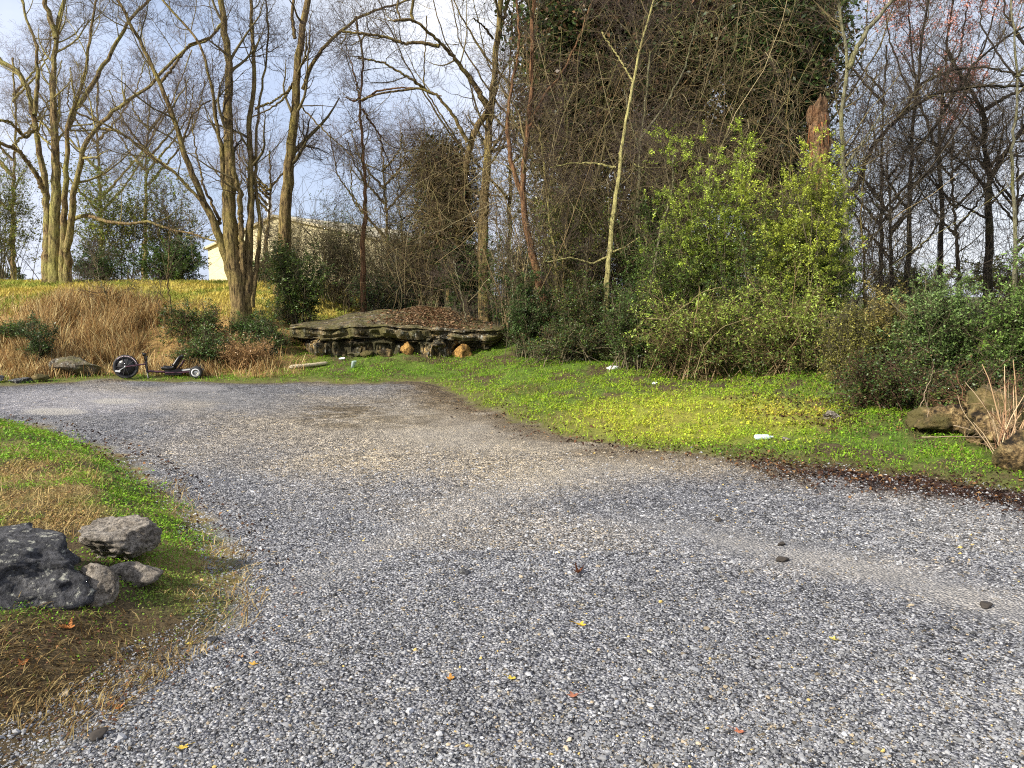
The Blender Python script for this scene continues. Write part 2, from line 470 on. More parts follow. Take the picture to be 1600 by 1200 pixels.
# ------------------------------------------------------------------ loose stones, grass, litter
ICO_V = nrm(np.array([(-1, 1.618, 0), (1, 1.618, 0), (-1, -1.618, 0), (1, -1.618, 0), (0, -1, 1.618), (0, 1, 1.618), (0, -1, -1.618), (0, 1, -1.618),
                      (1.618, 0, -1), (1.618, 0, 1), (-1.618, 0, -1), (-1.618, 0, 1)], float))
ICO_F = np.array([(0, 11, 5), (0, 5, 1), (0, 1, 7), (0, 7, 10), (0, 10, 11), (1, 5, 9), (5, 11, 4), (11, 10, 2), (10, 7, 6), (7, 1, 8), (3, 9, 4), (3, 4, 2),
                  (3, 2, 6), (3, 6, 8), (3, 8, 9), (4, 9, 5), (2, 4, 11), (6, 2, 10), (8, 6, 7), (9, 8, 1)])

def polar_points(n, d0, d1, rng, spread=.86, power=1.0):
    """points in front of the lot's viewer, denser near the camera"""
    d = np.exp(rng.uniform(math.log(d0), math.log(d1), n)) if power == 1 else rng.uniform(d0 ** power, d1 ** power, n) ** (1 / power)
    return d * rng.uniform(-spread, spread, n), d

rng = np.random.default_rng(11)
x, y = polar_points(300000, 2.1, 8.6, rng)
h, do, di = hraw(x, y)
rg = (fbm(x * 2.2, y * 2.2, 31) - .5) * .7
dust = fines(x, y, h)
keep = (do + rg * .75 < .25) & (di + rg * .6 > -.25) & (rng.random(len(x)) > .93 * dust) & (rng.random(len(x)) < .3 + 1.0 * fbm(x * 1.3, y * 1.3, 77)) & (rng.random(len(x)) < 1.2 - .1 * y)
x, y, h = x[keep], y[keep], h[keep]; n = len(x)
sz = np.clip(rng.lognormal(-5.7, .5, n), .002, .014) * np.where(rng.random(n) < .012, 1.7, 1)
fr = rng.random(n)
g = np.clip(rng.normal(.205, .085, n), .035, .5) * (1 + .25 * sstep(3.2, 6.5, y))
sc = np.stack([g * .975, g * .99, g * 1.04], -1)
warm = (fr < .09); sc[warm] = np.stack([g, g * .82, g * .58], -1)[warm] * 1.1
tanish = rng.random(n) < .6 * ell(*pix(x, y, h), 840, 668, 420, 70); sc[tanish] = (np.stack([g, g * .88, g * .68], -1) * 1.2)[tanish]
yel = (fr > .9945); sc[yel] = (.50, .36, .12)
OCT_V = np.array([(1, 0, 0), (0, 1, 0), (-1, 0, 0), (0, -1, 0), (0, 0, 1), (0, 0, -1)], float) * 1.15
OCT_F = np.array([(0, 1, 4), (1, 2, 4), (2, 3, 4), (3, 0, 4), (1, 0, 5), (2, 1, 5), (3, 2, 5), (0, 3, 5)])
b = Buf()
for sel, BV, BF in ((y < 4.4, ICO_V / 1.9, ICO_F), (y >= 4.4, OCT_V, OCT_F)):
    m = sel.sum(); rot = rng.uniform(0, 6.28, m); s_ = sz[sel]; k = len(BV)
    V = BV[None] * (1 + .24 * rng.normal(0, 1, (m, k, 1))) * np.stack([s_ * rng.uniform(.8, 1.5, m), s_ * rng.uniform(.6, 1.1, m), s_ * rng.uniform(.4, .85, m)], -1)[:, None, :] * (1.7 if k == 12 else 1.1)
    cr, sr = np.cos(rot)[:, None], np.sin(rot)[:, None]
    V = np.stack([V[..., 0] * cr - V[..., 1] * sr, V[..., 0] * sr + V[..., 1] * cr, V[..., 2]], -1) + np.stack([x[sel], y[sel], h[sel] + s_ * .2], -1)[:, None, :]
    b.add(V.reshape(-1, 3), [(BF[None] + (np.arange(m) * k)[:, None, None]).reshape(-1, 3)], np.repeat(sc[sel], k, 0))
tag(b.build('gravel', M_STONE, smooth=False), 'loose grey gravel stones covering the lot', 'gravel', None, 'stuff')

# ---- green ground cover on the verge and the island
def grass_colour(x, y, h, rng):
    px, py = pix(x, y, h); n = len(x)
    a, c2 = fbm(x * .9, y * .9, 51), fbm(x * 4, y * 4, 53)
    col = np.ones((n, 3)) * np.array((.19, .35, .024))
    col = lay(col, sstep(.45, .65, a), (.19, .33, .02))
    col = lay(col, sstep(.5, .7, c2) * .6, (.06, .17, .025))
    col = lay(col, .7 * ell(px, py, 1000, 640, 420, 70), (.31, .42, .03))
    col = lay(col, .85 * ell(px, py, 1085, 655, 230, 44) * sstep(.2, .7, .6 * c2 + .6 * a), (.48, .53, .05))  # same sunlit patch put into the grass colour as yellow-green
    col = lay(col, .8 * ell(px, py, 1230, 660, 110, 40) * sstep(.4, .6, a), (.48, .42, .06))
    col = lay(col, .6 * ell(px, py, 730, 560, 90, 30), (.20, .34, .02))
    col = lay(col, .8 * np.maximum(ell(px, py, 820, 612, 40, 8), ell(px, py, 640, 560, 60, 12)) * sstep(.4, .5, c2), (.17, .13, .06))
    di = sdist(x, y, isl)
    isl_in = di < .3
    col = lay(col, isl_in * np.maximum.reduce([ell(px, py, 50, 760, 120, 50), ell(px, py, 60, 815, 160, 36), ell(px, py, 90, 725, 60, 20) * .5]) * sstep(.35, .55, c2), (.38, .27, .10))
    col = lay(col, isl_in * ell(px, py, 320, 960, 120, 80) * .5, (.24, .22, .08))
    col = np.where((rng.random(n) < .13)[:, None], np.array((.24, .18, .075)), col)
    return col * rng.uniform(.6, 1.3, (n, 1)) * (1 + rng.normal(0, .08, (n, 3)))

rng = np.random.default_rng(12)
x, y = polar_points(660000, 3.2, 19, rng, .88, 1.25)
xa, ya = polar_points(170000, 3.0, 7, rng, .86); ka = xa < -1.2; x = np.concatenate([x, xa[ka]]); y = np.concatenate([y, ya[ka]])
h, do, di = hraw(x, y); px, py = pix(x, y, h)
rg = (fbm(x * 2.2, y * 2.2, 31) - .5) * .7 + (fbm(x * 9, y * 9, 33) - .5) * .35
cover = fbm(x * 1.6, y * 1.6, 61); fine = fbm(x * 6, y * 6, 63)
verge = sstep(-.22, .6, do + rg * .9 + .02) * (1 - .75 * (1 - sstep(-6.2, -4.2, x)) * sstep(.5, 1.1, do)) * (1 - sstep(9, 12, do))
litter_r = np.exp(-((do + .1) / .34) ** 2) * sstep(2, 3.2, x)
verge = verge * (1 - .9 * litter_r)
island = sstep(-.05, .45, -di + rg * .5) * (.35 + .65 * sstep(.3, .5, cover)) * (1 - .93 * ell(px, py, 110, 1065, 330, 130)) * (1 - .5 * ell(px, py, 40, 770, 130, 40))
prob = np.where(do > 0, verge * (.12 + .88 * sstep(.36, .56, fine)) * (.55 + .45 * sstep(.3, .5, cover)), island * (.3 + .7 * sstep(.3, .55, fine)))
keep = rng.random(len(x)) < prob
x, y, h = x[keep], y[keep], h[keep]; n = len(x)
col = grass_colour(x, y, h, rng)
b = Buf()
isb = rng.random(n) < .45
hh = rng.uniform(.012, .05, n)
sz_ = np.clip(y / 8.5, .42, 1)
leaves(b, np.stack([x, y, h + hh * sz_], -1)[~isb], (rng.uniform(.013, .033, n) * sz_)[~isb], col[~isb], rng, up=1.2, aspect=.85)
m = isb.sum(); L = rng.uniform(.03, .085, m) * np.clip(y[isb] / 9, .28, 1); an = rng.uniform(0, 6.28, m); ben = rng.uniform(.2, .9, m)
dirv = np.stack([np.cos(an) * ben, np.sin(an) * ben, np.ones(m)], -1)
p0 = np.stack([x, y, h], -1)[isb] - np.array([0, 0, .005])
P = np.stack([p0, p0 + dirv * (L * .55)[:, None], p0 + dirv * L[:, None] * np.array([1.4, 1.4, .85])], 1)
ribbons(b, P, np.stack([np.full(m, .0035), np.full(m, .003), np.full(m, .0006)], -1) * np.clip(y[isb] / 9, .4, 1)[:, None], col[isb], rng=rng)
tag(b.build('grass', M_GRASS), 'low bright green grass and clover on verge and island', 'grass', None, 'stuff')

# ---- dry grass: tall tan stalks on the left bank, short yellow sward above, tufts elsewhere
def stalks(buf, x, y, L, col, rng, w=.004, lean=.35, n=4):
    m = len(x); h = hraw(x, y)[0]
    p = np.stack([x, y, h - .02], -1); an = fbm(x * 1.7, y * 1.7, 301) * 14 + rng.normal(0, .9, m)
    d = nrm(np.stack([np.cos(an) * lean * rng.random(m), np.sin(an) * lean * rng.random(m), np.ones(m)], -1))
    bend = np.stack([np.cos(an), np.sin(an), -np.ones(m) * .5], -1) * (rng.random(m) * lean * .7)[:, None]
    pts = [p]
    for s in range(n - 1):
        p = p + d * (L / (n - 1))[:, None]; d = nrm(d + bend); pts.append(p)
    ribbons(buf, np.stack(pts, 1), np.stack([np.full(m, w)] * (n - 1) + [np.full(m, w * .25)], -1), col, rng=rng)

rng = np.random.default_rng(13)
N = 150000
x = rng.uniform(-13.5, -3.2, N); y = rng.uniform(14.2, 19.5, N)
h, do, di = hraw(x, y); px, py = pix(x, y, h)
tall = ell(px, py, 150, 525, 150, 62) * .9
mid = np.maximum.reduce([ell(px, py, 345, 570, 95, 34) * sstep(.3, .5, fbm(x * 2, y * 2, 71)), ell(px, py, 20, 560, 130, 50), ell(px, py, 240, 560, 130, 30)]) * .8
green = ell(px, py, 300, 535, 90, 40) * sstep(.35, .5, fbm(x * 1.5, y * 1.5, 73)) + ell(px, py, 430, 530, 40, 30)
keep = (do > .45) & (rng.random(N) < (np.maximum(tall, mid * .75) * (1 - .9 * green) + .05) * (1 - sstep(440, 490, px)) * (.12 + .88 * sstep(.40, .56, fbm(x * 2.2, y * 2.2, 303))))
x, y, px, py = x[keep], y[keep], px[keep], py[keep]; n = len(x)
tw = ell(px, py, 150, 520, 140, 62)
L = rng.uniform(.12, .4, n) + tw * rng.uniform(0, .55, n) ** 1.5
base = np.where((rng.random(n) < .35)[:, None], np.array((.27, .145, .06)), np.array((.47, .32, .135)))
base = np.where((rng.random(n) < .18)[:, None], np.array((.66, .55, .28)), base)
base = np.where((rng.random(n) < .10)[:, None], np.array((.13, .085, .045)), base)
b = Buf(); stalks(b, x, y, L, base * rng.uniform(.6, 1.25, (n, 1)), rng, .0045, .55)
x = rng.uniform(-17, -4.5, 90000); y = rng.uniform(18, 29, 90000)
h, do, di = hraw(x, y)
keep = (do > 3.4) & (rng.random(len(x)) < .75) & ((x < -5.6) | (do > 5)); x, y = x[keep], y[keep]; n = len(x)
yc = np.where((fbm(x * 1.2, y * 1.2, 81) > .52)[:, None], np.array((.24, .27, .05)), np.array((.47, .385, .09)))
stalks(b, x, y, rng.uniform(.05, .16, n), yc * rng.uniform(.65, 1.3, (n, 1)), rng, .009, .9, 3)
# dry tufts on the near island and its corner of dead grass
x, y = polar_points(150000, 2.3, 11, rng, .86)
h, do, di = hraw(x, y); px, py = pix(x, y, h)
pr = np.maximum.reduce([ell(px, py, 60, 765, 130, 55), ell(px, py, 60, 820, 150, 36) * .8, ell(px, py, 110, 1050, 270, 110) * .9, ell(px, py, 330, 930, 90, 90) * .4, ell(px, py, 290, 770, 60, 40) * .5])
keep = (di < .1) & (rng.random(len(x)) < pr); x, y = x[keep], y[keep]; n = len(x)
dk = np.where(y < 3.95, .72, 1)[:, None]
stalks(b, x, y, rng.uniform(.03, .13, n) * np.where(y < 3.95, .8, 1), dk * np.where((rng.random(n) < .4)[:, None], np.array((.24, .15, .06)), np.array((.45, .34, .15))) * rng.uniform(.5, 1.2, (n, 1)), rng, .0022, 1.3, 4)
tag(b.build('dry_grass', M_DRY), 'dead tan grass and stalks on the left bank', 'dry grass', None, 'stuff')

# ---- leaf litter (brown leaves on the strip, under the trees and on the dirt)
rng = np.random.default_rng(14)
x, y = polar_points(190000, 2.2, 19, rng, .86, 1.1)
h, do, di = hraw(x, y); px, py = pix(x, y, h); nz = fbm(x * 2.4, y * 2.4, 91)
pr = np.maximum.reduce([np.exp(-((do + .12 + (nz - .5) * .6) / .36) ** 2) * sstep(1.6, 3.0, x) * 1.2, sstep(3, 5, do) * .5 * (x > -4.5), (di < .1) * ell(px, py, 90, 1060, 240, 100) * .55,
                        np.exp(-(do / .4) ** 2) * .14 * (y < 12), (np.abs(di) < .3) * .12, ell(px, py, 1350, 640, 200, 40) * .5, ell(px, py, 1190, 628, 60, 16) * .5])
keep = rng.random(len(x)) < pr; x, y, h = x[keep], y[keep], h[keep]; n = len(x)
c = np.array([(.10, .05, .028), (.055, .028, .02), (.19, .10, .045), (.27, .17, .085), (.035, .022, .018)])[rng.choice(5, n, p=[.3, .32, .14, .06, .18])]
c = c * np.where(y < 4.6, 2.0, 1)[:, None]
b = Buf(); leaves(b, np.stack([x, y, h + rng.uniform(.006, .03, n) * np.clip(y / 8, .4, 1)], -1), rng.uniform(.02, .055, n) * np.clip(y / 8, .42, 1), c * rng.uniform(.6, 1.3, (n, 1)), rng, up=1.0, aspect=.6, fold=.6)
tag(b.build('leaf_litter', M_DRY), 'brown fallen leaves lying along the verge', 'leaf litter', None, 'stuff')

#PART2
# ------------------------------------------------------------------ rocks
import bmesh
from mathutils import Vector, noise as mnoise

def ico(level):
    bm = bmesh.new(); bmesh.ops.create_icosphere(bm, subdivisions=level, radius=1)
    V = np.array([v.co[:] for v in bm.verts]); Fc = np.array([[v.index for v in f.verts] for f in bm.faces]); bm.free()
    return V, Fc
ICO4, ICO5 = ico(4), ico(5)

def rocky(V, seed, big=.25, fine=.06, cuts=9, rng=None, f0=1.1, top=None):
    rng = np.random.default_rng(seed)
    for _ in range(cuts):
        n = nrm(rng.normal(0, 1, 3)); d = rng.uniform(.55, .85)
        V = V - np.maximum(V @ n - d, 0)[:, None] * n
    if top: V[:, 2] = np.minimum(V[:, 2], top + .12 * V[:, 0] + .1 * V[:, 1])
    o = Vector(rng.uniform(-50, 50, 3))
    dn = nrm(V)
    k = np.array([big * mnoise.noise(Vector(v) * f0 + o) + fine * mnoise.fractal(Vector(v) * 4.5 + o, .7, 2.1, 4) for v in V])
    return V + dn * k[:, None]

def rock(name, pos, dims, rz, seed, mat, label, cat='rock', group=None, sink=.25, fine=.06, lvl=None, **k):
    V, Fc = lvl or ICO4
    V = rocky(V, seed, fine=fine, **k) * np.array(dims) * .5
    c, s = math.cos(rz), math.sin(rz)
    V = np.stack([V[:, 0] * c - V[:, 1] * s, V[:, 0] * s + V[:, 1] * c, V[:, 2]], -1)
    V = V + np.array(pos) + np.array([0, 0, dims[2] * (.5 - sink)])
    return tag(build(name, V, [Fc], mat), label, cat, group)

M_ROCK_D = mat_rock('dark_lichen_rock', [(.3, (.022, .023, .027)), (.55, (.085, .085, .092)), (.75, (.19, .185, .18))], 2.2, None)
M_ROCK_P = mat_rock('pale_rock', [(.28, (.06, .05, .04)), (.45, (.22, .19, .155)), (.7, (.42, .38, .33))], 2.6, None, False)
M_ROCK_T = mat_rock('tan_rock', [(.42, (.02, .014, .008)), (.53, (.20, .135, .06)), (.68, (.44, .33, .16))], 1.9, (.10, .085, .03), False)
M_ROCK_M = mat_rock('mossy_rock', [(.28, (.03, .026, .02)), (.5, (.15, .12, .085)), (.75, (.3, .26, .2))], 1.8, (.12, .115, .035))
M_ROCK_Y = mat_rock('ochre_rock', [(.36, (.05, .03, .012)), (.52, (.40, .22, .06)), (.72, (.58, .38, .13))], 2.0, None, False)
M_ROCK_S = mat_rock('slab_rock', [(.38, (.016, .013, .009)), (.52, (.13, .10, .052)), (.68, (.36, .27, .14))], 1.5, (.10, .09, .032))

p = G(-10, 972)
rock('boulder', p + np.array([-.36, .27, 0]), (1.3, .9, .56), .12, 3, M_ROCK_D, 'large dark grey boulder with pale lichen spots at the left edge', 'boulder', sink=.34, lvl=ICO5, fine=.09, top=.55)
p = G(163, 884)
rock('boulder', p + np.array([0, .16, 0]), (.44, .38, .30), .3, 8, M_ROCK_P, 'pale flat-topped rock with brown streaked side behind the dark boulder', 'boulder', sink=.2, lvl=ICO5, fine=.1, top=.5)
p = G(140, 955)
rock('boulder', p + np.array([0, .09, 0]), (.22, .24, .22), .7, 15, M_ROCK_P, 'small rounded pale rock standing in front of the dark boulder', 'rock', sink=.2, lvl=ICO5, fine=.05)
p = G(200, 915)
rock('boulder', p + np.array([0, .05, 0]), (.30, .17, .13), .1, 22, M_ROCK_P, 'low flat pale rock half sunk in the grass right of the boulders', 'rock', sink=.25, fine=.05)
p = G(100, 591)
rock('boulder', p + np.array([-.02, .42, .02]), (1.05, .75, .55), .1, 31, M_ROCK_M, 'mossy brown boulder at the foot of the dry grass bank left of the trike', 'boulder', sink=.25, lvl=ICO5)
p = G(58, 598)
rock('boulder', p + np.array([0, .1, 0]), (.30, .22, .20), .4, 37, M_ROCK_Y if False else M_ROCK_T, 'small sunlit tan rock at the end of the stone row', 'rock', sink=.25)
p = G(26, 600)
rock('boulder', p + np.array([0, .14, 0]), (.52, .3, .14), .1, 41, M_ROCK_D, 'low flat grey stone beside the small tan rock', 'rock', sink=.25)
p = G(-14, 600)
rock('boulder', p + np.array([0, .14, 0]), (.42, .3, .2), .8, 44, M_ROCK_D, 'dark grey stone at the far left edge of the gravel', 'rock', sink=.25)
# right edge rocks
rock('boulder', G(1560, 712) + np.array([.34, .46, 0]), (1.2, .85, .74), .35, 52, M_ROCK_T, 'large yellow brown boulder behind the dead stalks at the right edge', 'boulder', sink=.12, lvl=ICO5, fine=.12)
rock('boulder', G(1482, 690) + np.array([.14, .36, 0]), (.8, .5, .42), .15, 57, M_ROCK_T, 'lower mossy tan boulder left of the large right edge boulder', 'boulder', sink=.12, lvl=ICO5, fine=.12)
rock('boulder', G(1600, 742) + np.array([.02, .15, 0]), (.42, .34, .44), .2, 59, M_ROCK_T, 'tan rock under the large boulder at the right edge', 'rock', sink=.15, fine=.1)
# ochre stones under the slab
for (px, py, dx, dz, sd, mt, lb) in [(507, 545, .62, .26, 61, M_ROCK_Y, 'long orange sandstone leaning under the left end of the slab'),
                                     (553, 549, .34, .15, 62, M_ROCK_M, 'small dark stone under the slab right of the orange one'),
                                     (604, 548, .4, .2, 63, M_ROCK_T, 'pale tan stone lying under the middle of the slab'),
                                     (636, 544, .36, .34, 64, M_ROCK_Y, 'upright orange stone propping the middle of the slab'),
                                     (722, 548, .5, .32, 65, M_ROCK_Y, 'ochre stone under the right half of the slab'),
                                     (575, 549, .3, .16, 66, M_ROCK_T, 'small tan stone between the dark and pale stones under the slab')]:
    q = G(px, py + 8)
    rock('stone', q + np.array([0, -.03, 0]), (dx, .32, dz), RNG.uniform(-.2, .2), sd, mt, lb, 'stone', 'stones under the rock slab', sink=.25)

# the overhanging ledge: a flat layered cap on a recessed, broken base
def ledge_piece(name, root, mat, u0, u1, setback, drop, thick, rough, fisk, seed, nu=150, nv=80):
    V = []; sv = float(seed)
    th = np.linspace(0, 2 * np.pi, nv, endpoint=False)
    for uu in np.linspace(u0, u1, nu):
        px = 452 + uu * 332; e = (uu - u0) / (u1 - u0)
        end = min(1, (e / .06 + .02) ** .5, ((1 - e) / .05 + .03) ** .5)
        step_ = .34 * mnoise.noise(Vector((uu * 5, sv, 0))) + .15 * mnoise.noise(Vector((uu * 21, sv, 4))) 
        fr = at(px, 511 - 3 * math.sin(uu * 5) + 4 * mnoise.noise(Vector((uu * 8, sv, 11))), 16.7 + step_ + .6 * (1 - end)); fr = fr + np.array([0, setback, -drop])
        backpy = np.interp(uu, [0, .15, .4, .6, .74, .8, 1], [506, 497, 482, 476, 477, 489, 507])
        bk = at(px + 4, backpy + 3 * mnoise.noise(Vector((uu * 9, sv, 13))), 19.3) + np.array([0, 0, -drop])
        tk = thick * (1 + .25 * mnoise.noise(Vector((uu * 6, sv, 2)))) * (.55 + .45 * end)
        row = []
        for t in th:
            c, s_ = math.cos(t), math.sin(t)
            cc = math.copysign(abs(c) ** .3, c); ss = math.copysign(abs(s_) ** .32, s_); w_ = (cc + 1) / 2
            tp_ = fr * (1 - w_) + bk * w_
            fis = fisk * (max(0, mnoise.noise(Vector((uu * 9 + ss * .5, ss * 1.1, sv)))) + .7 * max(0, mnoise.noise(Vector((uu * 24 - ss, ss * 2.3, sv + 9)))))
            lay_ = .05 * math.copysign(1, mnoise.noise(Vector((uu * 3, ss * 4.5, sv)))) if cc < -.3 else 0
            row.append((tp_[0], tp_[1] + ((fis + lay_ + .12 * max(0, -ss)) * end if cc < 0 else 0), tp_[2] - tk * (1 - ss) / 2))
        V.append(row)
    V = np.array(V); fv = V.reshape(-1, 3)
    dn = nrm(fv - V.mean(1, keepdims=True).repeat(nv, 1).reshape(-1, 3))
    k_ = np.array([rough * (.5 * mnoise.noise(Vector(v) * 1.6) + mnoise.fractal(Vector(v) * 4.2, .7, 2.1, 5)) for v in fv])
    fv = fv + dn * k_[:, None] * np.array([.3, 1, .5])
    idx = np.arange(nu * nv).reshape(nu, nv)
    q = np.stack([idx[:-1], np.roll(idx[:-1], -1, 1), np.roll(idx[1:], -1, 1), idx[1:]], -1).reshape(-1, 4)
    VV = np.concatenate([fv, [fv[idx[0]].mean(0), fv[idx[-1]].mean(0)]])
    t1 = np.stack([np.roll(idx[0], -1), idx[0], np.full(nv, nu * nv)], -1); t2 = np.stack([idx[-1], np.roll(idx[-1], -1), np.full(nv, nu * nv + 1)], -1)
    return build(name, VV, [q, t1, t2], mat, root, smooth=False)
g = G(618, 545); LEDGE = empty('rock_ledge', g, 'wide flat rock ledge with a dark broken undercut front on the grassy bank', 'rock ledge')
M_ROCK_B = mat_rock('broken_rock', [(.44, (.012, .010, .007)), (.53, (.10, .075, .038)), (.66, (.48, .33, .13))], 1.3, (.05, .045, .02))
SLAB = ledge_piece('cap_slab', LEDGE, M_ROCK_S, 0, 1, 0, 0, .34, .06, .16, 3)
ledge_piece('base_rock', LEDGE, M_ROCK_B, .07, .98, .07, .20, .80, .14, .50, 8)
SV = np.array([[at(452 + u_ * 332, 510, 16.7 + .0)] * 46 for u_ in np.linspace(0, 1, 150)]); SV[:, 0] = np.array([at(456 + u_ * 332, 480, 19.3) for u_ in np.linspace(0, 1, 150)])
SLOC = np.array(LEDGE.location)
# leaf litter on the slab top
rng = np.random.default_rng(71)
n = 2600
ui = (np.clip(rng.normal(.64, .13, n), .05, .95) * 149).astype(int)
w = rng.uniform(.08, .95, n)
fr, bk = SV[ui, 45], SV[ui, 0]; w = w * .92
tp = np.stack([fr[:, 0], fr[:, 1] + (bk[:, 1] - fr[:, 1]) * w, 0 * w], -1)
dg = bpy.context.evaluated_depsgraph_get(); dg.update()
pp = []
for k in range(n):
    o = Vector((tp[k, 0] - SLOC[0], tp[k, 1] - SLOC[1], 5))
    hit, loc, no, fi = SLAB.ray_cast(o, Vector((0, 0, -1)))
    if hit and no.z > .4: pp.append(np.array(loc) + SLOC + np.array([0, 0, .01]))
pp = np.array(pp); b = Buf()
cc = np.array([(.20, .115, .06), (.12, .07, .038), (.29, .19, .11)])[rng.integers(0, 3, len(pp))] * rng.uniform(.6, 1.3, (len(pp), 1))
leaves(b, pp, rng.uniform(.04, .09, len(pp)), cc, rng, up=1.5, aspect=.55, fold=.5)
tag(b.build('leaf_litter', M_DRY), 'reddish brown fallen leaves on top of the slab', 'leaf litter', None, 'stuff')

# ------------------------------------------------------------------ trees
TW = [(.13, .105, .05), (.085, .066, .042), (.07, .052, .042), (.075, .055, .05)]
def px_path(pts, Y, dY, n, w0, w1, rng, wob=.05, ext=220):
    pts = [tuple(map(float, p)) for p in pts]
    if pts[-1][1] <= 12:
        a, b_ = pts[-2], pts[-1]; L = math.hypot(b_[0] - a[0], b_[1] - a[1]) + 1e-6
        pts.append((b_[0] + (b_[0] - a[0]) / L * ext, b_[1] + (b_[1] - a[1]) / L * ext)); w1 = w1 * .45
    q = smooth_path(pts, n); s = np.linspace(0, 1, n)
    ph = rng.uniform(0, 6.28, 2)
    Yv = Y + dY * s + wob * 4 * np.sin(s * 5 + ph[0]) * s * (1 - s)
    P = np.array([at(a, b_, yv) for (a, b_), yv in zip(q, Yv)])
    P[1:-1] += rng.normal(0, 1, (n - 2, 3)) * np.array([.012, .012, .006]) * (Y / 18)
    w = w1 + (w0 - w1) * (1 - s) ** 2.2
    return P, w / 2 / F * Yv

def twigs(b, P, r, rng, counts, L=((.7, 2.2), (.4, 1.2), (.25, .7), (.15, .4)), cols=TW, up=(.12, .08, .05, .03), t0=.3, rmin=(.008, .0045, .003, .0022), ret=False, down=0):
    allp = []
    for l, cnt in enumerate(counts):
        if not cnt: continue
        P, r = spawn(P, r, cnt, rng, L[l], ang=(25, 70), up=up[l], n=(8, 7, 6, 5)[l], wig=(.16, .2, .24, .28)[l], rs=.55, t0=t0 if l == 0 else .15, rmin=rmin[l], down=down)
        tubes(b, P, r, (5, 4, 3, 3)[l], np.array(cols[l]) * rng.uniform(.6, 1.4, (cnt, 1)), rng)
        allp.append((P, r))
    return allp

def traced_tree(label, Y, mat, trunk, limbs, counts, seed, group='bare trees on the bank', cols=TW, name='bare_tree', flare=1, L=None, ivy=None, base=True, ext=220, up=(.12, .08, .05, .03), t0=.3):
    """trunk: (pts, w0, w1); limbs: [(pts, w0, w1, dY)] all traced in photo pixels at depth Y"""
    rng = np.random.default_rng(seed)
    pts, w0, w1 = trunk[:3]
    g = at(pts[0][0], pts[0][1], Y); gz = H(g[0], Y)
    n = 46
    P, r = px_path(pts, Y, trunk[3] if len(trunk) > 3 else 0, n, w0, w1, rng, ext=ext)
    if base:
        P[:, 2] += (gz - .12 - P[0, 2]) * np.clip(1 - (P[:, 2] - P[0, 2]) / 1.3, 0, 1)
    root = empty(name, (P[0, 0], P[0, 1], gz), label, 'tree', group)
    hgt = P[:, 2] - P[0, 2]
    b = Buf(); tubes(b, P, r * (1 + .55 * flare * np.exp(-hgt / .35)), 14, (.2, .2, .2), rng, flute=.09)
    b.build('trunk', mat, root)
    PA, RA = [P[::1]], [r]
    for lb in limbs:
        lp, lw0, lw1 = lb[:3]; dY = lb[3] if len(lb) > 3 else rng.uniform(-1.2, 1.2)
        Pl, rl = px_path(lp, Y + (lb[4] if len(lb) > 4 else 0), dY, n, lw0, lw1, rng, ext=ext)
        b = Buf(); tubes(b, Pl, rl, 8, (.2, .2, .2), rng, flute=.06); b.build('limb', mat, root)
        PA.append(Pl); RA.append(rl)
    b = Buf()
    kw = {} if L is None else {'L': L}
    tp = twigs(b, np.stack(PA), np.stack(RA), rng, counts, cols=cols, up=up, t0=t0, **kw)
    if ivy:
        for lev, cnt, size, c in ivy:
            Pt = tp[lev][0]; m = cnt
            i = rng.integers(0, len(Pt), m); j = rng.integers(1, Pt.shape[1], m)
            cen = Pt[i, j] + rng.normal(0, .03, (m, 3))
            leaves(b, cen, rng.uniform(.6, 1.3, m) * size, np.array(c) * rng.uniform(.5, 1.5, (m, 1)), rng)
    b.build('crown', M_TWIG, root)
    return root

S = 41
# A: the big lichened multi-stem tree at left
traced_tree('large multi-stemmed tree with yellow lichened limbs at far left on the grass bank', 22, M_BARK_A,
            ([(86, 446), (85, 380), (87, 320), (88, 260), (85, 200), (82, 130), (86, 80), (90, 40), (100, 0)], 20, 9),
            [([(74, 444), (73, 400), (74, 340), (72, 290), (62, 245), (54, 185), (44, 138), (28, 112), (-10, 88)], 16, 7, .8),
             ([(88, 60), (80, 30), (70, 0)], 9, 7, -.5),
             ([(99, 444), (99, 400), (101, 330), (104, 260), (105, 200), (112, 170), (126, 148), (135, 100), (141, 50), (152, 0)], 13, 5, -1),
             ([(104, 444), (106, 390), (114, 310), (122, 270), (132, 225), (150, 200), (178, 172), (205, 155), (230, 138), (255, 112), (290, 75), (330, 60), (352, 32)], 14, 4, -1.5),
             ([(106, 200), (120, 165), (140, 140), (165, 95), (185, 60), (207, 25), (240, -5)], 9, 6, 1),
             ([(108, 345), (135, 336), (165, 346), (200, 350), (230, 345), (265, 358), (300, 365), (345, 381)], 7, 3, -1.5),
             ([(70, 300), (55, 270), (30, 235), (5, 225), (-30, 215)], 9, 5, -1),
             ([(58, 200), (40, 215), (15, 190), (-20, 185)], 6, 4, -1),
             ([(54, 180), (60, 120), (58, 70), (45, 40), (35, 0)], 7, 4, 1),
             ([(150, 200), (185, 205), (215, 225), (235, 240), (265, 262), (295, 290)], 5, 2, -1.5)],
            (110, 900, 5200, 10000), S + 1, cols=[(.27, .23, .085), (.19, .155, .075), (.12, .095, .06), (.10, .08, .065)], flare=.25)
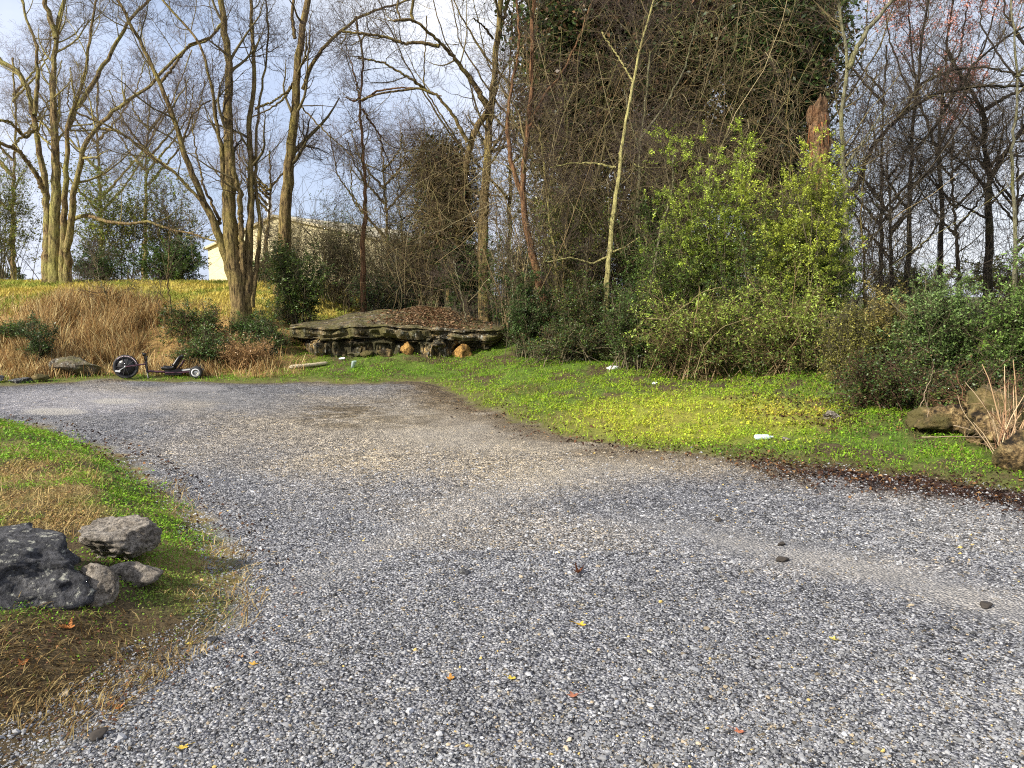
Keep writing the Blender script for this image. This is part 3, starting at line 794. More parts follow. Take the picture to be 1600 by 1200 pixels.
# B: the spreading clump
traced_tree('clump of spreading brown stems rising from one base on the bank beside the house', 18, M_BARK_B,
            ([(378, 496), (372, 440), (362, 390), (358, 330), (360, 280), (357, 220), (356, 165), (358, 100), (350, 45), (347, 0)], 30, 15),
            [([(370, 470), (356, 410), (335, 350), (310, 295), (292, 250), (275, 195), (252, 135), (236, 100), (212, 52), (184, 0)], 16, 8, -.8),
             ([(386, 480), (388, 400), (392, 340), (393, 280), (389, 190), (398, 130), (395, 90), (392, 0)], 16, 9, .6),
             ([(352, 390), (335, 340), (310, 308), (270, 268), (232, 242), (200, 215), (165, 195), (120, 176)], 7, 3, -1.2),
             ([(368, 420), (366, 350), (350, 290), (343, 220), (333, 150), (318, 80), (300, 50), (250, -5)], 10, 5, -.3),
             ([(394, 480), (402, 400), (408, 350), (398, 290), (400, 200), (412, 120), (420, 60), (415, 0)], 9, 4, 1),
             ([(380, 440), (378, 370), (374, 300), (360, 250)], 11, 8, -.5),
             ([(345, 350), (318, 290), (305, 230), (300, 175)], 6, 2, .4),
             ([(398, 170), (425, 160), (450, 142), (457, 130)], 4, 3, .3),
             ([(283, 225), (300, 180), (320, 160), (330, 157)], 4, 2, .3),
             ([(250, 130), (270, 105), (295, 70), (330, 58), (355, 30)], 5, 3, .8)],
            (80, 620, 3000, 6000), S + 2, flare=.8)
# C
traced_tree('tall straight furrowed trunk right of the spreading clump and in front of the house', 21, M_BARK_B,
            ([(438, 470), (443, 390), (447, 310), (453, 240), (462, 175), (464, 110), (471, 55), (482, 0)], 24, 17),
            [([(473, 140), (482, 110), (500, 80), (528, 52), (560, 26), (600, 12), (645, -2)], 7, 4, -1),
             ([(461, 60), (456, 30), (459, 0)], 6, 4, .5),
             ([(456, 135), (440, 158), (418, 172), (395, 182)], 5, 2, -.6),
             ([(470, 166), (510, 208), (560, 252), (620, 277)], 2.6, 1.6, -1)],
            (40, 340, 1700, 3600), S + 3, flare=.3)
# D
traced_tree('thin reddish dead trunk standing alone against the sky left of the thicket', 20, M_BARK_R,
            ([(568, 470), (567, 385), (571, 320), (569, 250), (563, 175), (564, 130), (569, 95), (560, 50), (556, 25)], 10, 3),
            [([(563, 160), (556, 125), (548, 95), (543, 85)], 4, 1.5, .3), ([(565, 158), (590, 142), (625, 137), (660, 138), (690, 150)], 4, 2, -.5),
             ([(566, 170), (590, 205), (602, 240), (615, 275)], 4, 2, .6), ([(562, 155), (552, 158), (540, 152)], 4, 2, .2)],
            (26, 160, 700, 1300), S + 4, flare=.2)
# E
traced_tree('tall yellowish forked trunk with long arching left limbs at the thicket edge', 19.5, M_BARK_B,
            ([(758, 480), (755, 400), (756, 320), (762, 240), (767, 175), (772, 130), (776, 80), (782, 0)], 20, 15),
            [([(764, 170), (738, 128), (708, 88), (683, 62), (656, 38), (640, 30), (615, 33)], 11, 4, -1.4),
             ([(762, 175), (750, 190), (738, 215), (728, 260), (720, 330), (712, 400), (700, 470)], 10, 9, .5),
             ([(730, 222), (708, 180), (682, 148), (655, 138), (620, 142), (590, 147), (565, 156)], 7, 3, -1),
             ([(672, 145), (640, 122), (600, 98), (560, 90)], 5, 3, -.6),
             ([(686, 72), (655, 66), (632, 68), (600, 57), (560, 52), (535, 49)], 6, 4, -.6),
             ([(645, 34), (644, 15), (646, -5)], 5, 3, .3), ([(628, 33), (620, 15), (622, -5)], 3, 2, .5),
             ([(770, 60), (760, 45), (740, 28)], 4, 2, -.6),
             ([(778, 60), (786, 30), (795, 0)], 7, 5, .6)],
            (70, 520, 2600, 5200), S + 5, flare=.3)
# F, G, H, I
traced_tree('orange brown leaning trunk bending right at its foot in the thicket', 17, M_BARK_R,
            ([(868, 546), (855, 490), (842, 440), (830, 390), (819, 335), (815, 285), (824, 215), (831, 140), (830, 70), (834, 0)], 15, 10),
            [([(818, 310), (800, 260), (792, 200), (800, 130), (812, 60), (808, 0)], 8, 5, .8), ([(826, 200), (850, 150), (880, 110), (905, 60), (925, 5)], 5, 3, .6)],
            (50, 340, 1500, 2500), S + 6, flare=.2)
traced_tree('slender olive stem beside the orange leaning trunk', 16.6, M_BARK_A,
            ([(873, 547), (872, 480), (868, 410), (858, 340), (852, 270), (842, 195)], 6, 3), [([(858, 345), (880, 310), (905, 290)], 3, 1.5, .3)],
            (16, 90, 400, 700), S + 7, flare=.2)
traced_tree('pale yellow straight slim trunk bright in the middle of the thicket', 16, M_BARK_H,
            ([(944, 546), (947, 470), (950, 405), (957, 345), (966, 280), (973, 225), (985, 150), (997, 90), (1010, 40), (1022, 0)], 11, 6),
            [([(952, 400), (925, 412), (890, 402), (855, 410), (840, 398)], 4, 1.5, -.4), ([(955, 395), (980, 385), (1000, 370)], 3, 1.5, -.2),
             ([(962, 262), (930, 255), (890, 255), (860, 262)], 4, 2, .4), ([(966, 240), (1000, 262), (1040, 262)], 3, 1.5, .3), ([(990, 130), (970, 95), (940, 50)], 3, 2, .4)],
            (30, 190, 900, 1500), S + 8, flare=.2)
traced_tree('thin grey trunk just right of the pale yellow one', 17, M_BARK_K,
            ([(992, 500), (993, 430), (995, 350), (998, 290), (1000, 230), (1010, 150), (1016, 80)], 7, 3),
            [([(1000, 240), (985, 190), (975, 140)], 3, 1.5, .4), ([(1002, 215), (1040, 165), (1070, 110), (1085, 50), (1095, 0)], 4, 2.5, .3)],
            (24, 150, 700, 1200), S + 9, flare=.2)
traced_tree('short leaning pale stem among green leaves right of the slim trunks', 15.5, M_BARK_K,
            ([(1003, 470), (1012, 430), (1022, 395), (1032, 362), (1050, 300), (1052, 240)], 7, 3), [], (14, 80, 300, 500), S + 10, flare=.2)
# J snag
def snag():
    rng = np.random.default_rng(90); Y = 15.3
    P, r = px_path([(1288, 520), (1287, 420), (1284, 320), (1282, 250), (1280, 190), (1276, 150)], Y, 0, 60, 34, 29, rng, wob=.02)
    g = P[0]; gz = H(g[0], g[1]); P[:, 2] += (gz - .1 - P[0, 2]) * np.clip(1 - np.linspace(0, 1, 60) * 3, 0, 1)
    root = empty('tree_snag', (g[0], g[1], gz), 'broken rust brown dead trunk with a jagged top above the bright shrub', 'dead tree')
    b = Buf(); k = 30
    tubes(b, P, r, k, (.2, .2, .2), rng, flute=.10)
    V = b.V[0].reshape(60, k, 3)
    jag = np.cumsum(rng.normal(0, .07, k)); jag -= np.linspace(0, jag[-1], k); jag = (jag - jag.min())
    for i in range(52, 60):
        V[i, :, 2] -= jag * ((i - 51) / 8) * .6
    b.build('trunk', M_SNAG, root)
    # splintered strips of bark
    b = Buf(); m = 60; th = rng.uniform(0, 6.28, m); ii = rng.integers(30, 56, m)
    p0 = P[ii] + np.stack([np.cos(th), np.sin(th), 0 * th], -1) * (r[ii] * 1.02)[:, None]
    out = np.stack([np.cos(th), np.sin(th), 0 * th], -1)
    L = rng.uniform(.1, .5, m)[:, None]
    Pp = np.stack([p0, p0 + out * .02 + np.array([0, 0, -.5]) * L, p0 + out * .05 - np.array([0, 0, 1]) * L], 1)
    ribbons(b, Pp, np.stack([np.full(m, .02), np.full(m, .015), np.full(m, .003)], -1), np.array((.30, .13, .06)) * rng.uniform(.4, 1.5, (m, 1)), np.stack([-np.sin(th), np.cos(th), 0 * th], -1))
    b.build('bark_strip', M_DRY, root)
snag()
traced_tree('pale grey lichened trunk forking into a V above the snag', 16.5, M_BARK_K,
            ([(1322, 520), (1320, 420), (1322, 320), (1316, 240), (1314, 180), (1320, 135), (1325, 100), (1318, 55), (1308, 0)], 12, 8),
            [([(1324, 108), (1338, 78), (1352, 50), (1372, 28), (1394, 0)], 9, 6, -.4), ([(1322, 260), (1345, 225), (1370, 190), (1385, 165)], 6, 2, -.5),
             ([(1316, 300), (1335, 270), (1350, 245)], 4, 2, .3)],
            (40, 260, 1200, 2200), S + 11, flare=.2)
traced_tree('dark forked tree against the sky at the right edge', 22, M_BARK_D,
            ([(1545, 440), (1546, 380), (1545, 310), (1547, 272), (1536, 225), (1540, 190), (1532, 165), (1505, 125), (1480, 80)], 15, 5),
            [([(1548, 275), (1568, 245), (1588, 215), (1620, 170)], 9, 5, -.5), ([(1540, 170), (1575, 150), (1600, 140), (1640, 130)], 7, 3, .5),
             ([(1536, 225), (1505, 195), (1480, 165), (1460, 150)], 5, 2, .5), ([(1547, 300), (1500, 250), (1460, 222), (1420, 215)], 5, 2, -.6), ([(1540, 340), (1500, 320), (1470, 300), (1450, 260)], 4, 2, .6)],
            (90, 600, 2400, 3400), S + 12, cols=[(.075, .06, .042), (.065, .05, .036), (.06, .046, .036), (.065, .05, .04)], flare=.3, up=(.05, .03, .02, .02))
traced_tree('dark slim upright tree with arching dark boughs left of the right edge fork', 20, M_BARK_D,
            ([(1418, 480), (1420, 400), (1420, 330), (1424, 250), (1426, 190), (1434, 130), (1440, 60), (1450, 0)], 9, 6),
            [([(1335, 300), (1362, 230), (1400, 188), (1430, 165), (1462, 146), (1520, 135), (1600, 134)], 8, 4, -.8),
             ([(1400, 190), (1440, 130), (1490, 108), (1540, 105), (1610, 120)], 5, 3, .6),
             ([(1424, 240), (1460, 200), (1520, 100), (1570, 60), (1610, 35)], 6, 3, .6),
             ([(1420, 330), (1385, 280), (1370, 230), (1360, 180)], 5, 2, .6), ([(1422, 290), (1462, 262), (1490, 225), (1530, 200)], 5, 2, -.6),
             ([(1420, 400), (1452, 372), (1480, 330), (1490, 290)], 4, 2, .6)],
            (110, 700, 2600, 3800), S + 13, cols=[(.085, .07, .045), (.07, .055, .038), (.065, .05, .038), (.07, .052, .042)], flare=.3, up=(.05, .03, .02, .02))
traced_tree('thin pale stemmed tree at the top right corner', 19, M_BARK_K,
            ([(1590, 440), (1585, 340), (1580, 250), (1592, 130), (1584, 60), (1580, 0)], 7, 5), [([(1590, 120), (1610, 90), (1640, 60)], 4, 2, .3)],
            (26, 190, 900, 1600), S + 14, flare=.2)
traced_tree('bare tree with a haze of reddish buds high at the right', 25, M_BARK_D,
            ([(1470, 450), (1472, 330), (1466, 220), (1475, 130), (1480, 60), (1490, 0)], 9, 5),
            [([(1470, 250), (1440, 170), (1425, 90), (1420, 30), (1418, -20)], 5, 3, .8), ([(1472, 220), (1510, 140), (1535, 80), (1555, 20), (1565, -20)], 5, 3, -.8), ([(1475, 130), (1500, 80), (1510, 20), (1515, -15)], 4, 2, .4),
             ([(1440, 170), (1410, 120), (1390, 60), (1380, 0)], 4, 2, .4)],
            (60, 480, 3000, 7000), S + 15, cols=[(.06, .045, .035), (.07, .05, .04), (.17, .085, .07), (.30, .14, .115)], flare=.2,
            ivy=[(3, 26000, .075, (.62, .31, .26))], up=(.12, .12, .12, .12))

# background trees grown by rule, each with its own form
def grown_tree(label, px, Y, topy, seed, mat, counts, cols=TW, lean=0, group='distant bare trees', w=10, nl=7, spread=1.0, name='bare_tree'):
    rng = np.random.default_rng(seed)
    g = at(px, 460, Y); gz = H(g[0], Y); by = 464 + (CAMZ - gz) * F / Y
    ht = by - topy
    tr = ([(px, by), (px + lean * .3, by - ht * .35), (px + lean * .7 + rng.uniform(-6, 6), by - ht * .7), (px + lean, topy)], w, w * .3)
    lm = []
    for i in range(nl):
        s = rng.uniform(.28, .85); sx = px + lean * s; sy = by - ht * s; sd = rng.choice([-1, 1]); ln = ht * rng.uniform(.22, .42) * (1.2 - s) * spread
        lm.append(([(sx, sy), (sx + sd * ln * .45, sy - ln * .5), (sx + sd * ln * .8, sy - ln * 1.05), (sx + sd * ln * rng.uniform(.7, 1.1), sy - ln * 1.7)], w * .5, w * .2))
    return traced_tree(label, Y, mat, tr, lm, counts, seed, group, cols, name=name, flare=.2, base=False)
LIL = [(.12, .10, .08), (.13, .105, .09), (.15, .115, .105), (.17, .13, .12)]
for a in [('bare greyish tree far behind the big lichened tree', 20, 34, 90, 101, 0), ('pale lilac twigged tree behind the arching limb of the big tree', 225, 32, 160, 102, 10),
          ('bare tree far off between the big tree and the clump', 160, 38, 110, 103, -8), ('low brushy bare tree left of the tall straight trunk', 415, 30, 235, 104, 6),
          ('bare brushy tree behind the reddish dead trunk', 610, 30, 230, 105, -14)]:
    grown_tree(a[0], a[1], a[2], a[3], a[4], M_BARK_A if a[4] < 104 else M_BARK_B, (50, 380, 2200, 5200), LIL, a[5], w=9, spread=1.3)
DK = [(.11, .09, .055), (.085, .066, .045), (.08, .06, .045), (.085, .062, .05)]
for a in [('dark bare tree behind the hedge right of the pale V trunk', 1375, 26, 70, 111, 10), ('dark bare tree behind the hedge near the right edge', 1500, 28, 200, 112, -12),
          ('dark bare tree just outside the right edge', 1640, 24, 20, 113, -20), ('dark brushy tree low behind the yellow bush', 1395, 24, 240, 114, -10),
          ('small dark tree at the right edge above the hedge', 1585, 27, 230, 115, 4)]:
    grown_tree(a[0], a[1], a[2], a[3], a[4], M_BARK_D, (55, 380, 1700, 2800), DK, a[5], w=9, spread=1.3)
BR = [(.22, .175, .08), (.15, .115, .055), (.11, .082, .05), (.11, .082, .055)]
for a in [('brown vine-hung tree behind the orange leaning trunk', 850, 21.6, -60, 121, 10), ('brown tangled tree behind the pale yellow trunk', 925, 22.1, -80, 122, 20),
          ('brown twiggy tree right of the pale yellow trunk', 1065, 20.6, -40, 123, -14), ('brown twiggy tree above the bright shrub', 1150, 20.6, -60, 124, 12),
          ('brown twiggy tree behind the snag', 1245, 21.1, -50, 125, -10), ('brown tangled tree left of the orange leaning trunk', 795, 21, -30, 126, 8)]:
    grown_tree(a[0], a[1], a[2], a[3], a[4], M_BARK_B, (60, 430, 1800, 2600), BR, a[5], 'brown twiggy trees in the thicket', w=9, spread=1.2)

# ------------------------------------------------------------------ evergreens draped in vines
def blob_points(px, py, rx, ry, Y, dz, n, rng, clump=40, sig=.26):
    nc = max(4, n // clump)
    d = nrm(rng.normal(0, 1, (nc, 3))) * (rng.random((nc, 1)) ** .42) * rng.uniform(.7, 1.12, (nc, 1))
    c = at(px, py, Y) + d * np.array([rx / F * Y, dz, ry / F * Y])
    i = rng.integers(0, nc, n)
    return c[i] + rng.normal(0, 1, (n, 3)) * np.array([sig, sig, sig * .8]) * rng.uniform(.5, 1.3, nc)[i][:, None], i

def vine_tangle(b, px, py, rx, ry, Y, dz, n, rng, cols, L=(.5, 1.8), r=.005):
    d = nrm(rng.normal(0, 1, (n, 3))) * (rng.random((n, 1)) ** .4)
    p = at(px, py, Y) + d * np.array([rx / F * Y, dz, ry / F * Y])
    v = nrm(rng.normal(0, 1, (n, 3)) * np.array([1, .6, 1]) + np.array([0, 0, .2]))
    l = rng.uniform(*L, n)[:, None] / 7; pts = [p]
    for s in range(7):
        v = nrm(v + .3 * rng.normal(0, 1, (n, 3)) + np.array([0, 0, -.09])); p = p + v * l; pts.append(p)
    tubes(b, np.stack(pts, 1), np.ones((n, 1)) * r * np.linspace(1, .5, 8), 3, np.array(cols)[rng.integers(0, len(cols), n)] * rng.uniform(.5, 1.4, (n, 1)), rng)

VC = [(.24, .18, .09), (.09, .066, .04), (.29, .24, .135), (.07, .05, .033), (.14, .10, .05), (.20, .18, .075)]
def evergreen(label, px, Y, blobs, seed, tr=9, cat='tree', vines=260, name='evergreen_tree'):
    rng = np.random.default_rng(seed)
    g = at(px, 470, Y); gz = H(g[0], Y)
    root = empty(name, (g[0], Y, gz), label, cat, 'vine-draped evergreens in the thicket')
    by = 464 + (CAMZ - gz) * F / Y
    top = min(bl[1] - bl[3] for bl in blobs)
    P, r = px_path([(px, by + 6), (px + 4, by - 150), (px - 6, (by + top) / 2), (px + 5, top + 30)], Y, 0, 30, tr * 2, tr * .4, rng)
    b = Buf(); tubes(b, P, r, 10, (.1, .1, .1), rng, flute=.08); b.build('trunk', M_BARK_D, root)
    b = Buf(); bv = Buf()
    for (x, y, rx, ry, cnt, cc, size) in blobs:
        cnt = int(cnt * 2.0); p, ci = blob_points(x, y, rx * 1.12, ry * 1.12, Y, max(.8, rx / F * Y * .8), cnt, rng, clump=60, sig=.3)
        tone = rng.uniform(.45, 1.5, ci.max() + 1)[ci][:, None] * rng.uniform(.7, 1.3, (cnt, 1))
        c = np.array(cc)[rng.integers(0, len(cc), cnt)] * tone
        leaves(b, p, rng.uniform(.6, 1.4, cnt) * size * 1.45, c, rng, up=.2, aspect=.6)
        vine_tangle(bv, x, y, rx * 1.05, ry * 1.05, Y - .3, max(.9, rx / F * Y * .9), vines, rng, VC)
    b.build('crown', M_LEAF, root); bv.build('vine', M_TWIG, root)
DG = [(.035, .068, .02), (.06, .105, .03), (.10, .13, .036)]
BN = [(.12, .07, .035), (.19, .11, .055), (.055, .08, .026), (.07, .10, .03)]
RB = [(.16, .085, .045), (.11, .06, .035), (.06, .04, .025)]
evergreen('tall brown-tinged evergreen smothered in vines left of the pale yellow trunk', 900, 19.6,
          [(890, 60, 75, 90, 8500, DG + DG + BN, .08), (915, 190, 62, 95, 6500, DG + BN[:1], .08), (855, 150, 40, 120, 4000, BN, .075), (920, 15, 50, 50, 3500, RB, .07), (900, 330, 55, 70, 3500, DG, .075)], 131)
evergreen('broad brown evergreen draped in dead vines behind the pale yellow trunk', 1050, 19.8,
          [(1030, 90, 85, 110, 10000, BN + DG + DG, .08), (1050, 250, 75, 95, 7500, DG + BN[:1], .08), (1110, 40, 60, 70, 5000, BN + RB, .075), (1090, 0, 50, 50, 2500, RB, .07), (1010, 360, 60, 80, 4000, DG, .08)], 132)
evergreen('dark green evergreen with a dense crown behind the bright shrub', 1205, 19.2,
          [(1205, 90, 75, 120, 10500, DG + [(.06, .085, .03)], .085), (1185, 240, 75, 75, 6500, DG + BN[:1], .08), (1268, 80, 40, 105, 3800, DG + BN, .08), (1240, 5, 55, 50, 3000, DG + BN, .08), (1230, 340, 70, 80, 4500, DG, .08)], 133)
evergreen('narrow dark shrubby evergreen wrapped in brown vines left of the forked trunk', 690, 20.5,
          [(690, 265, 42, 45, 1400, BN, .06), (700, 330, 36, 60, 2200, DG + BN[:2], .07)], 134, 5, vines=1100)

# ------------------------------------------------------------------ shrubs
def shrub(label, base, box, Y, cols, nleaf, size, seed, stems=26, dens=1.8, group='shrubs in the thicket', stemcol=(.10, .085, .05), dz=None, twig=500, up=.3, sig=.14, name='shrub', cat='shrub', topcol=None, shell=.45, gaps=.35, droop=0):
    """base: photo pixel of the foot or None; box: x0, x1, ytop, ybottom of the outline in the photo at depth Y"""
    rng = np.random.default_rng(seed); nleaf = int(nleaf * dens); stems = int(stems * 1.5)
    x0, x1, yt, yb = box; cx = (x0 + x1) / 2
    g = at(cx if base is None else base, 500, Y); gz = H(g[0], Y)
    root = empty(name, (g[0], Y, gz), label, cat, group)
    c = at(cx, (yt + yb) / 2, Y); rx = (x1 - x0) / 2 / F * Y; rz = (yb - yt) / 2 / F * Y; rd = dz or rx * .75
    d = nrm(rng.normal(0, 1, (stems, 3))); d[:, 2] += .12
    tgt = c + d * np.array([rx, rd, rz]) * (rng.random((stems, 1)) ** shell) * rng.uniform(.8, 1.12, (stems, 1))
    tgt[:, 2] = np.maximum(tgt[:, 2], gz + .15)
    b0 = np.array([g[0], Y, gz - .05]) + rng.normal(0, 1, (stems, 3)) * np.array([rx * .28, rd * .28, 0])
    b0[:, 2] = hraw(b0[:, 0], b0[:, 1])[0] - .05
    s = np.linspace(0, 1, 8)[None, :, None]
    mid = (b0 + tgt) / 2 + np.array([0, 0, 1]) * (np.linalg.norm(tgt - b0, axis=1) * .16)[:, None]
    P = b0[:, None] * (1 - s) ** 2 + 2 * mid[:, None] * s * (1 - s) + tgt[:, None] * s ** 2 + rng.normal(0, .02, (stems, 8, 3)) * s
    r = np.linspace(1, .35, 8)[None] * rng.uniform(.006, .016, (stems, 1))
    bs = Buf(); tubes(bs, P, r, 4, np.array(stemcol) * rng.uniform(.5, 1.6, (stems, 1)), rng)
    L1 = max(.3, min(rx, rz) * .62)
    P1, r1 = spawn(P, r, twig, rng, (L1 * .4, L1 * 1.1), n=6, wig=.25, up=.1 - droop, rmin=.003, t0=.3)
    tubes(bs, P1, r1, 3, np.array(stemcol) * rng.uniform(.5, 1.5, (twig, 1)), rng)
    P2, r2 = spawn(P1, r1, twig * 3, rng, (L1 * .2, L1 * .6), n=5, wig=.3, up=.08 - droop, rmin=.002)
    tubes(bs, P2, r2, 3, np.array(stemcol) * rng.uniform(.5, 1.5, (twig * 3, 1)), rng)
    bs.build('stem', M_TWIG, root)
    drop = rng.random(len(P2)) < gaps
    ok = np.nonzero(~drop)[0]
    i = ok[rng.integers(0, len(ok), nleaf)]; j = rng.integers(0, 4, nleaf); f_ = rng.random((nleaf, 1))
    tan = nrm(P2[i, j + 1] - P2[i, j]); side = nrm(np.cross(tan, np.array([0, 0, 1.]) + rng.normal(0, .35, (nleaf, 3)))) * rng.choice([-1, 1], nleaf)[:, None]
    ld = nrm(.75 * tan + .8 * side + rng.normal(0, .3, (nleaf, 3))); lsz = rng.uniform(.6, 1.35, nleaf) * size
    cen = P2[i, j] * (1 - f_) + P2[i, j + 1] * f_ + ld * (lsz * .5)[:, None] + rng.normal(0, 1, (nleaf, 3)) * sig * .12
    tone = rng.uniform(.5, 1.5, len(P2))[i][:, None] * rng.uniform(.75, 1.25, (nleaf, 1))
    cc = np.array(cols)[rng.integers(0, len(cols), nleaf)]
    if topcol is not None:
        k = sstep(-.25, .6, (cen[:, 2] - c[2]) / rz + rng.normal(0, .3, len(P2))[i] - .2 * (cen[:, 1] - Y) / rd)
        cc = lay(cc, k, topcol)  # upper and front leaves recoloured; bright shrub tops are painted sunlight
    okz = cen[:, 2] > hraw(cen[:, 0], cen[:, 1])[0] + .02
    cen, cc, tone, ld, lsz = cen[okz], cc[okz], tone[okz], ld[okz], lsz[okz]
    bl = Buf(); leaves(bl, cen, lsz, cc * tone, rng, up=up + .4, aspect=.46, d=ld)
    bl.build('foliage', M_LEAF, root)
    return root

GY1 = [(.14, .20, .03), (.10, .15, .025), (.20, .24, .035)]
GM = [(.085, .15, .028), (.12, .18, .036), (.06, .11, .024)]
GD = [(.035, .07, .018), (.055, .10, .026), (.085, .13, .04)]
GO = [(.20, .19, .04), (.14, .14, .035), (.25, .24, .05)]
BRM = [(.13, .085, .035), (.14, .19, .04), (.10, .17, .032), (.06, .10, .025)]
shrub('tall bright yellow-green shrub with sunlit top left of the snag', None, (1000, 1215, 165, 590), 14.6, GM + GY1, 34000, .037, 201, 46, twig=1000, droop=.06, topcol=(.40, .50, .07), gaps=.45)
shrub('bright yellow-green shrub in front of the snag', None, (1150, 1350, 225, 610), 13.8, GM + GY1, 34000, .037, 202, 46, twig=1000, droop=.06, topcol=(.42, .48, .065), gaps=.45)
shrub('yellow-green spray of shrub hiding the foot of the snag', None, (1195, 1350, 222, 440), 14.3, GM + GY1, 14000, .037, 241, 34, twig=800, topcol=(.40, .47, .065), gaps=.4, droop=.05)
shrub('mid green leafy shrub low in front of the slim grey trunk', None, (960, 1130, 380, 580), 14.4, GM + GY1[:1], 7500, .042, 203, 40, twig=700)
shrub('dense olive bramble tangle of twigs and small leaves at the edge of the grass', None, (985, 1190, 440, 606), 13.0, BRM, 7500, .042, 204, 60, twig=700, stemcol=(.15, .11, .055), topcol=(.27, .35, .055), name='bramble', droop=.12, gaps=.2)
shrub('brown and green bramble below the bright shrub in front of the snag', None, (1130, 1330, 430, 630), 12.4, BRM + GM[:2], 8500, .042, 205, 60, twig=700, stemcol=(.15, .11, .055), topcol=(.27, .35, .055), name='bramble', droop=.12, gaps=.2)
shrub('olive yellow drooping bush right of the brown brambles', None, (1280, 1365, 470, 625), 11.0, GO, 4200, .032, 206, 30, twig=600, droop=.3)
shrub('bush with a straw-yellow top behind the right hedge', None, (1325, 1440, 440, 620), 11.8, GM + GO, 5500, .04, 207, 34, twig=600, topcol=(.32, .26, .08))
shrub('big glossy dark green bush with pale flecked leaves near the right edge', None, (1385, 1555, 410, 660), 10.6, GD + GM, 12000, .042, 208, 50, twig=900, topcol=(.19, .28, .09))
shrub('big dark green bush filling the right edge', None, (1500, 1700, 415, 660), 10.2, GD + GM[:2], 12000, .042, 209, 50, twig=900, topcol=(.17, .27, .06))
shrub('dark low bramble at the foot of the right hedge', None, (1290, 1490, 545, 672), 9.6, GD + BRM, 4500, .036, 210, 50, twig=900, stemcol=(.08, .05, .032), name='bramble', droop=.15)
shrub('dark reddish bramble behind the tan boulders at the right', None, (1420, 1640, 560, 690), 9.1, GD + BRM, 4200, .036, 211, 46, twig=800, stemcol=(.08, .05, .032), name='bramble', droop=.15)
shrub('dark green undergrowth bush at the right end of the slab', None, (775, 870, 415, 556), 16.2, GD, 6000, .045, 212, 36, twig=600)
shrub('dark green undergrowth bush between the leaning trunk and the pale trunk', None, (855, 965, 430, 560), 15.8, GD + BRM[:2], 5500, .045, 213, 36, twig=600)
shrub('dark evergreen shrub behind the right half of the slab', None, (672, 770, 338, 500), 20.0, GD, 7500, .06, 214, 36, twig=600)
shrub('mid green privet shrub at the left end of the slab', None, (398, 525, 372, 516), 18.9, GM + GD[:1], 8500, .05, 215, 40, twig=700, topcol=(.12, .17, .04))
shrub('dark twiggy shrub behind the slab with the house showing through', None, (500, 700, 410, 500), 20.8, GD, 3600, .05, 216, 40, twig=800, stemcol=(.05, .04, .03), gaps=.5)
shrub('thin pale green shrub against the sky behind the slab', None, (460, 620, 300, 470), 23.5, GY1[:2] + GM, 2300, .055, 217, 40, twig=700, gaps=.55)
shrub('loose green shrub left of the forked trunk', None, (590, 705, 310, 470), 22.5, GM + GY1[:1], 3800, .055, 218, 36, twig=700, gaps=.5)
shrub('loose olive-leaved shrub between the slim trunks', None, (825, 965, 280, 470), 17.0, GO + GM, 9000, .05, 219, 36, twig=700, gaps=.4)
shrub('green shrub between the pale trunk and the bright shrub', None, (960, 1080, 250, 480), 16.4, GM + GD, 8500, .05, 220, 36, twig=700, gaps=.4)
shrub('dense dark green shrub left of the house', None, (205, 335, 375, 468), 26, GD + GM, 8000, .075, 221, 40, twig=700, group='shrubs on the left bank')
shrub('tall loose yellow-green shrub right of the big lichened tree', None, (85, 290, 240, 465), 27, GY1 + GO, 8000, .08, 222, 44, twig=900, group='shrubs on the left bank', gaps=.5)
shrub('loose olive shrub right of the tall shrub on the left bank', None, (200, 345, 270, 440), 28, GO + GY1, 4800, .075, 223, 30, twig=600, group='shrubs on the left bank', gaps=.5)
shrub('loose yellow-green shrub at the left edge behind the big lichened tree', None, (-80, 90, 215, 450), 27, GY1 + GO, 5200, .075, 224, 40, twig=900, group='shrubs on the left bank', gaps=.5)
shrub('low dark shrub under the big lichened tree', None, (98, 215, 385, 452), 24.5, GD, 4000, .065, 225, 36, twig=600, group='shrubs on the left bank')
shrub('far dark clipped hedge at the left edge', None, (-140, 66, 412, 446), 36, GD, 8000, .1, 226, 60, twig=700, group='shrubs on the left bank', name='hedge', cat='hedge')
shrub('small dark prickly evergreen sapling in the dry grass at left', None, (22, 88, 478, 572), 15.6, GD, 1800, .045, 227, 16, twig=260, group='shrubs on the left bank')
shrub('low ivy-green bush on the bank behind the trike', None, (255, 400, 512, 590), 16.2, GM + GD + BRM[:1], 5200, .05, 228, 50, twig=700, group='shrubs on the left bank')
shrub('dark green ivy clump at the foot of the spreading clump', None, (350, 445, 488, 536), 17.2, GD + GM[:1], 3000, .045, 229, 30, twig=300, group='shrubs on the left bank')
shrub('low dry brown brush on the bank right of the ivy bush', None, (330, 440, 520, 590), 16.0, [(.30, .18, .08), (.38, .26, .12)], 1500, .04, 230, 60, twig=700, stemcol=(.28, .17, .08), group='shrubs on the left bank', name='dry_brush')
shrub('low dark brush where the grass meets the thicket in the middle', None, (780, 980, 505, 572), 15.1, GD + BRM[:2], 4500, .04, 231, 50, twig=600)

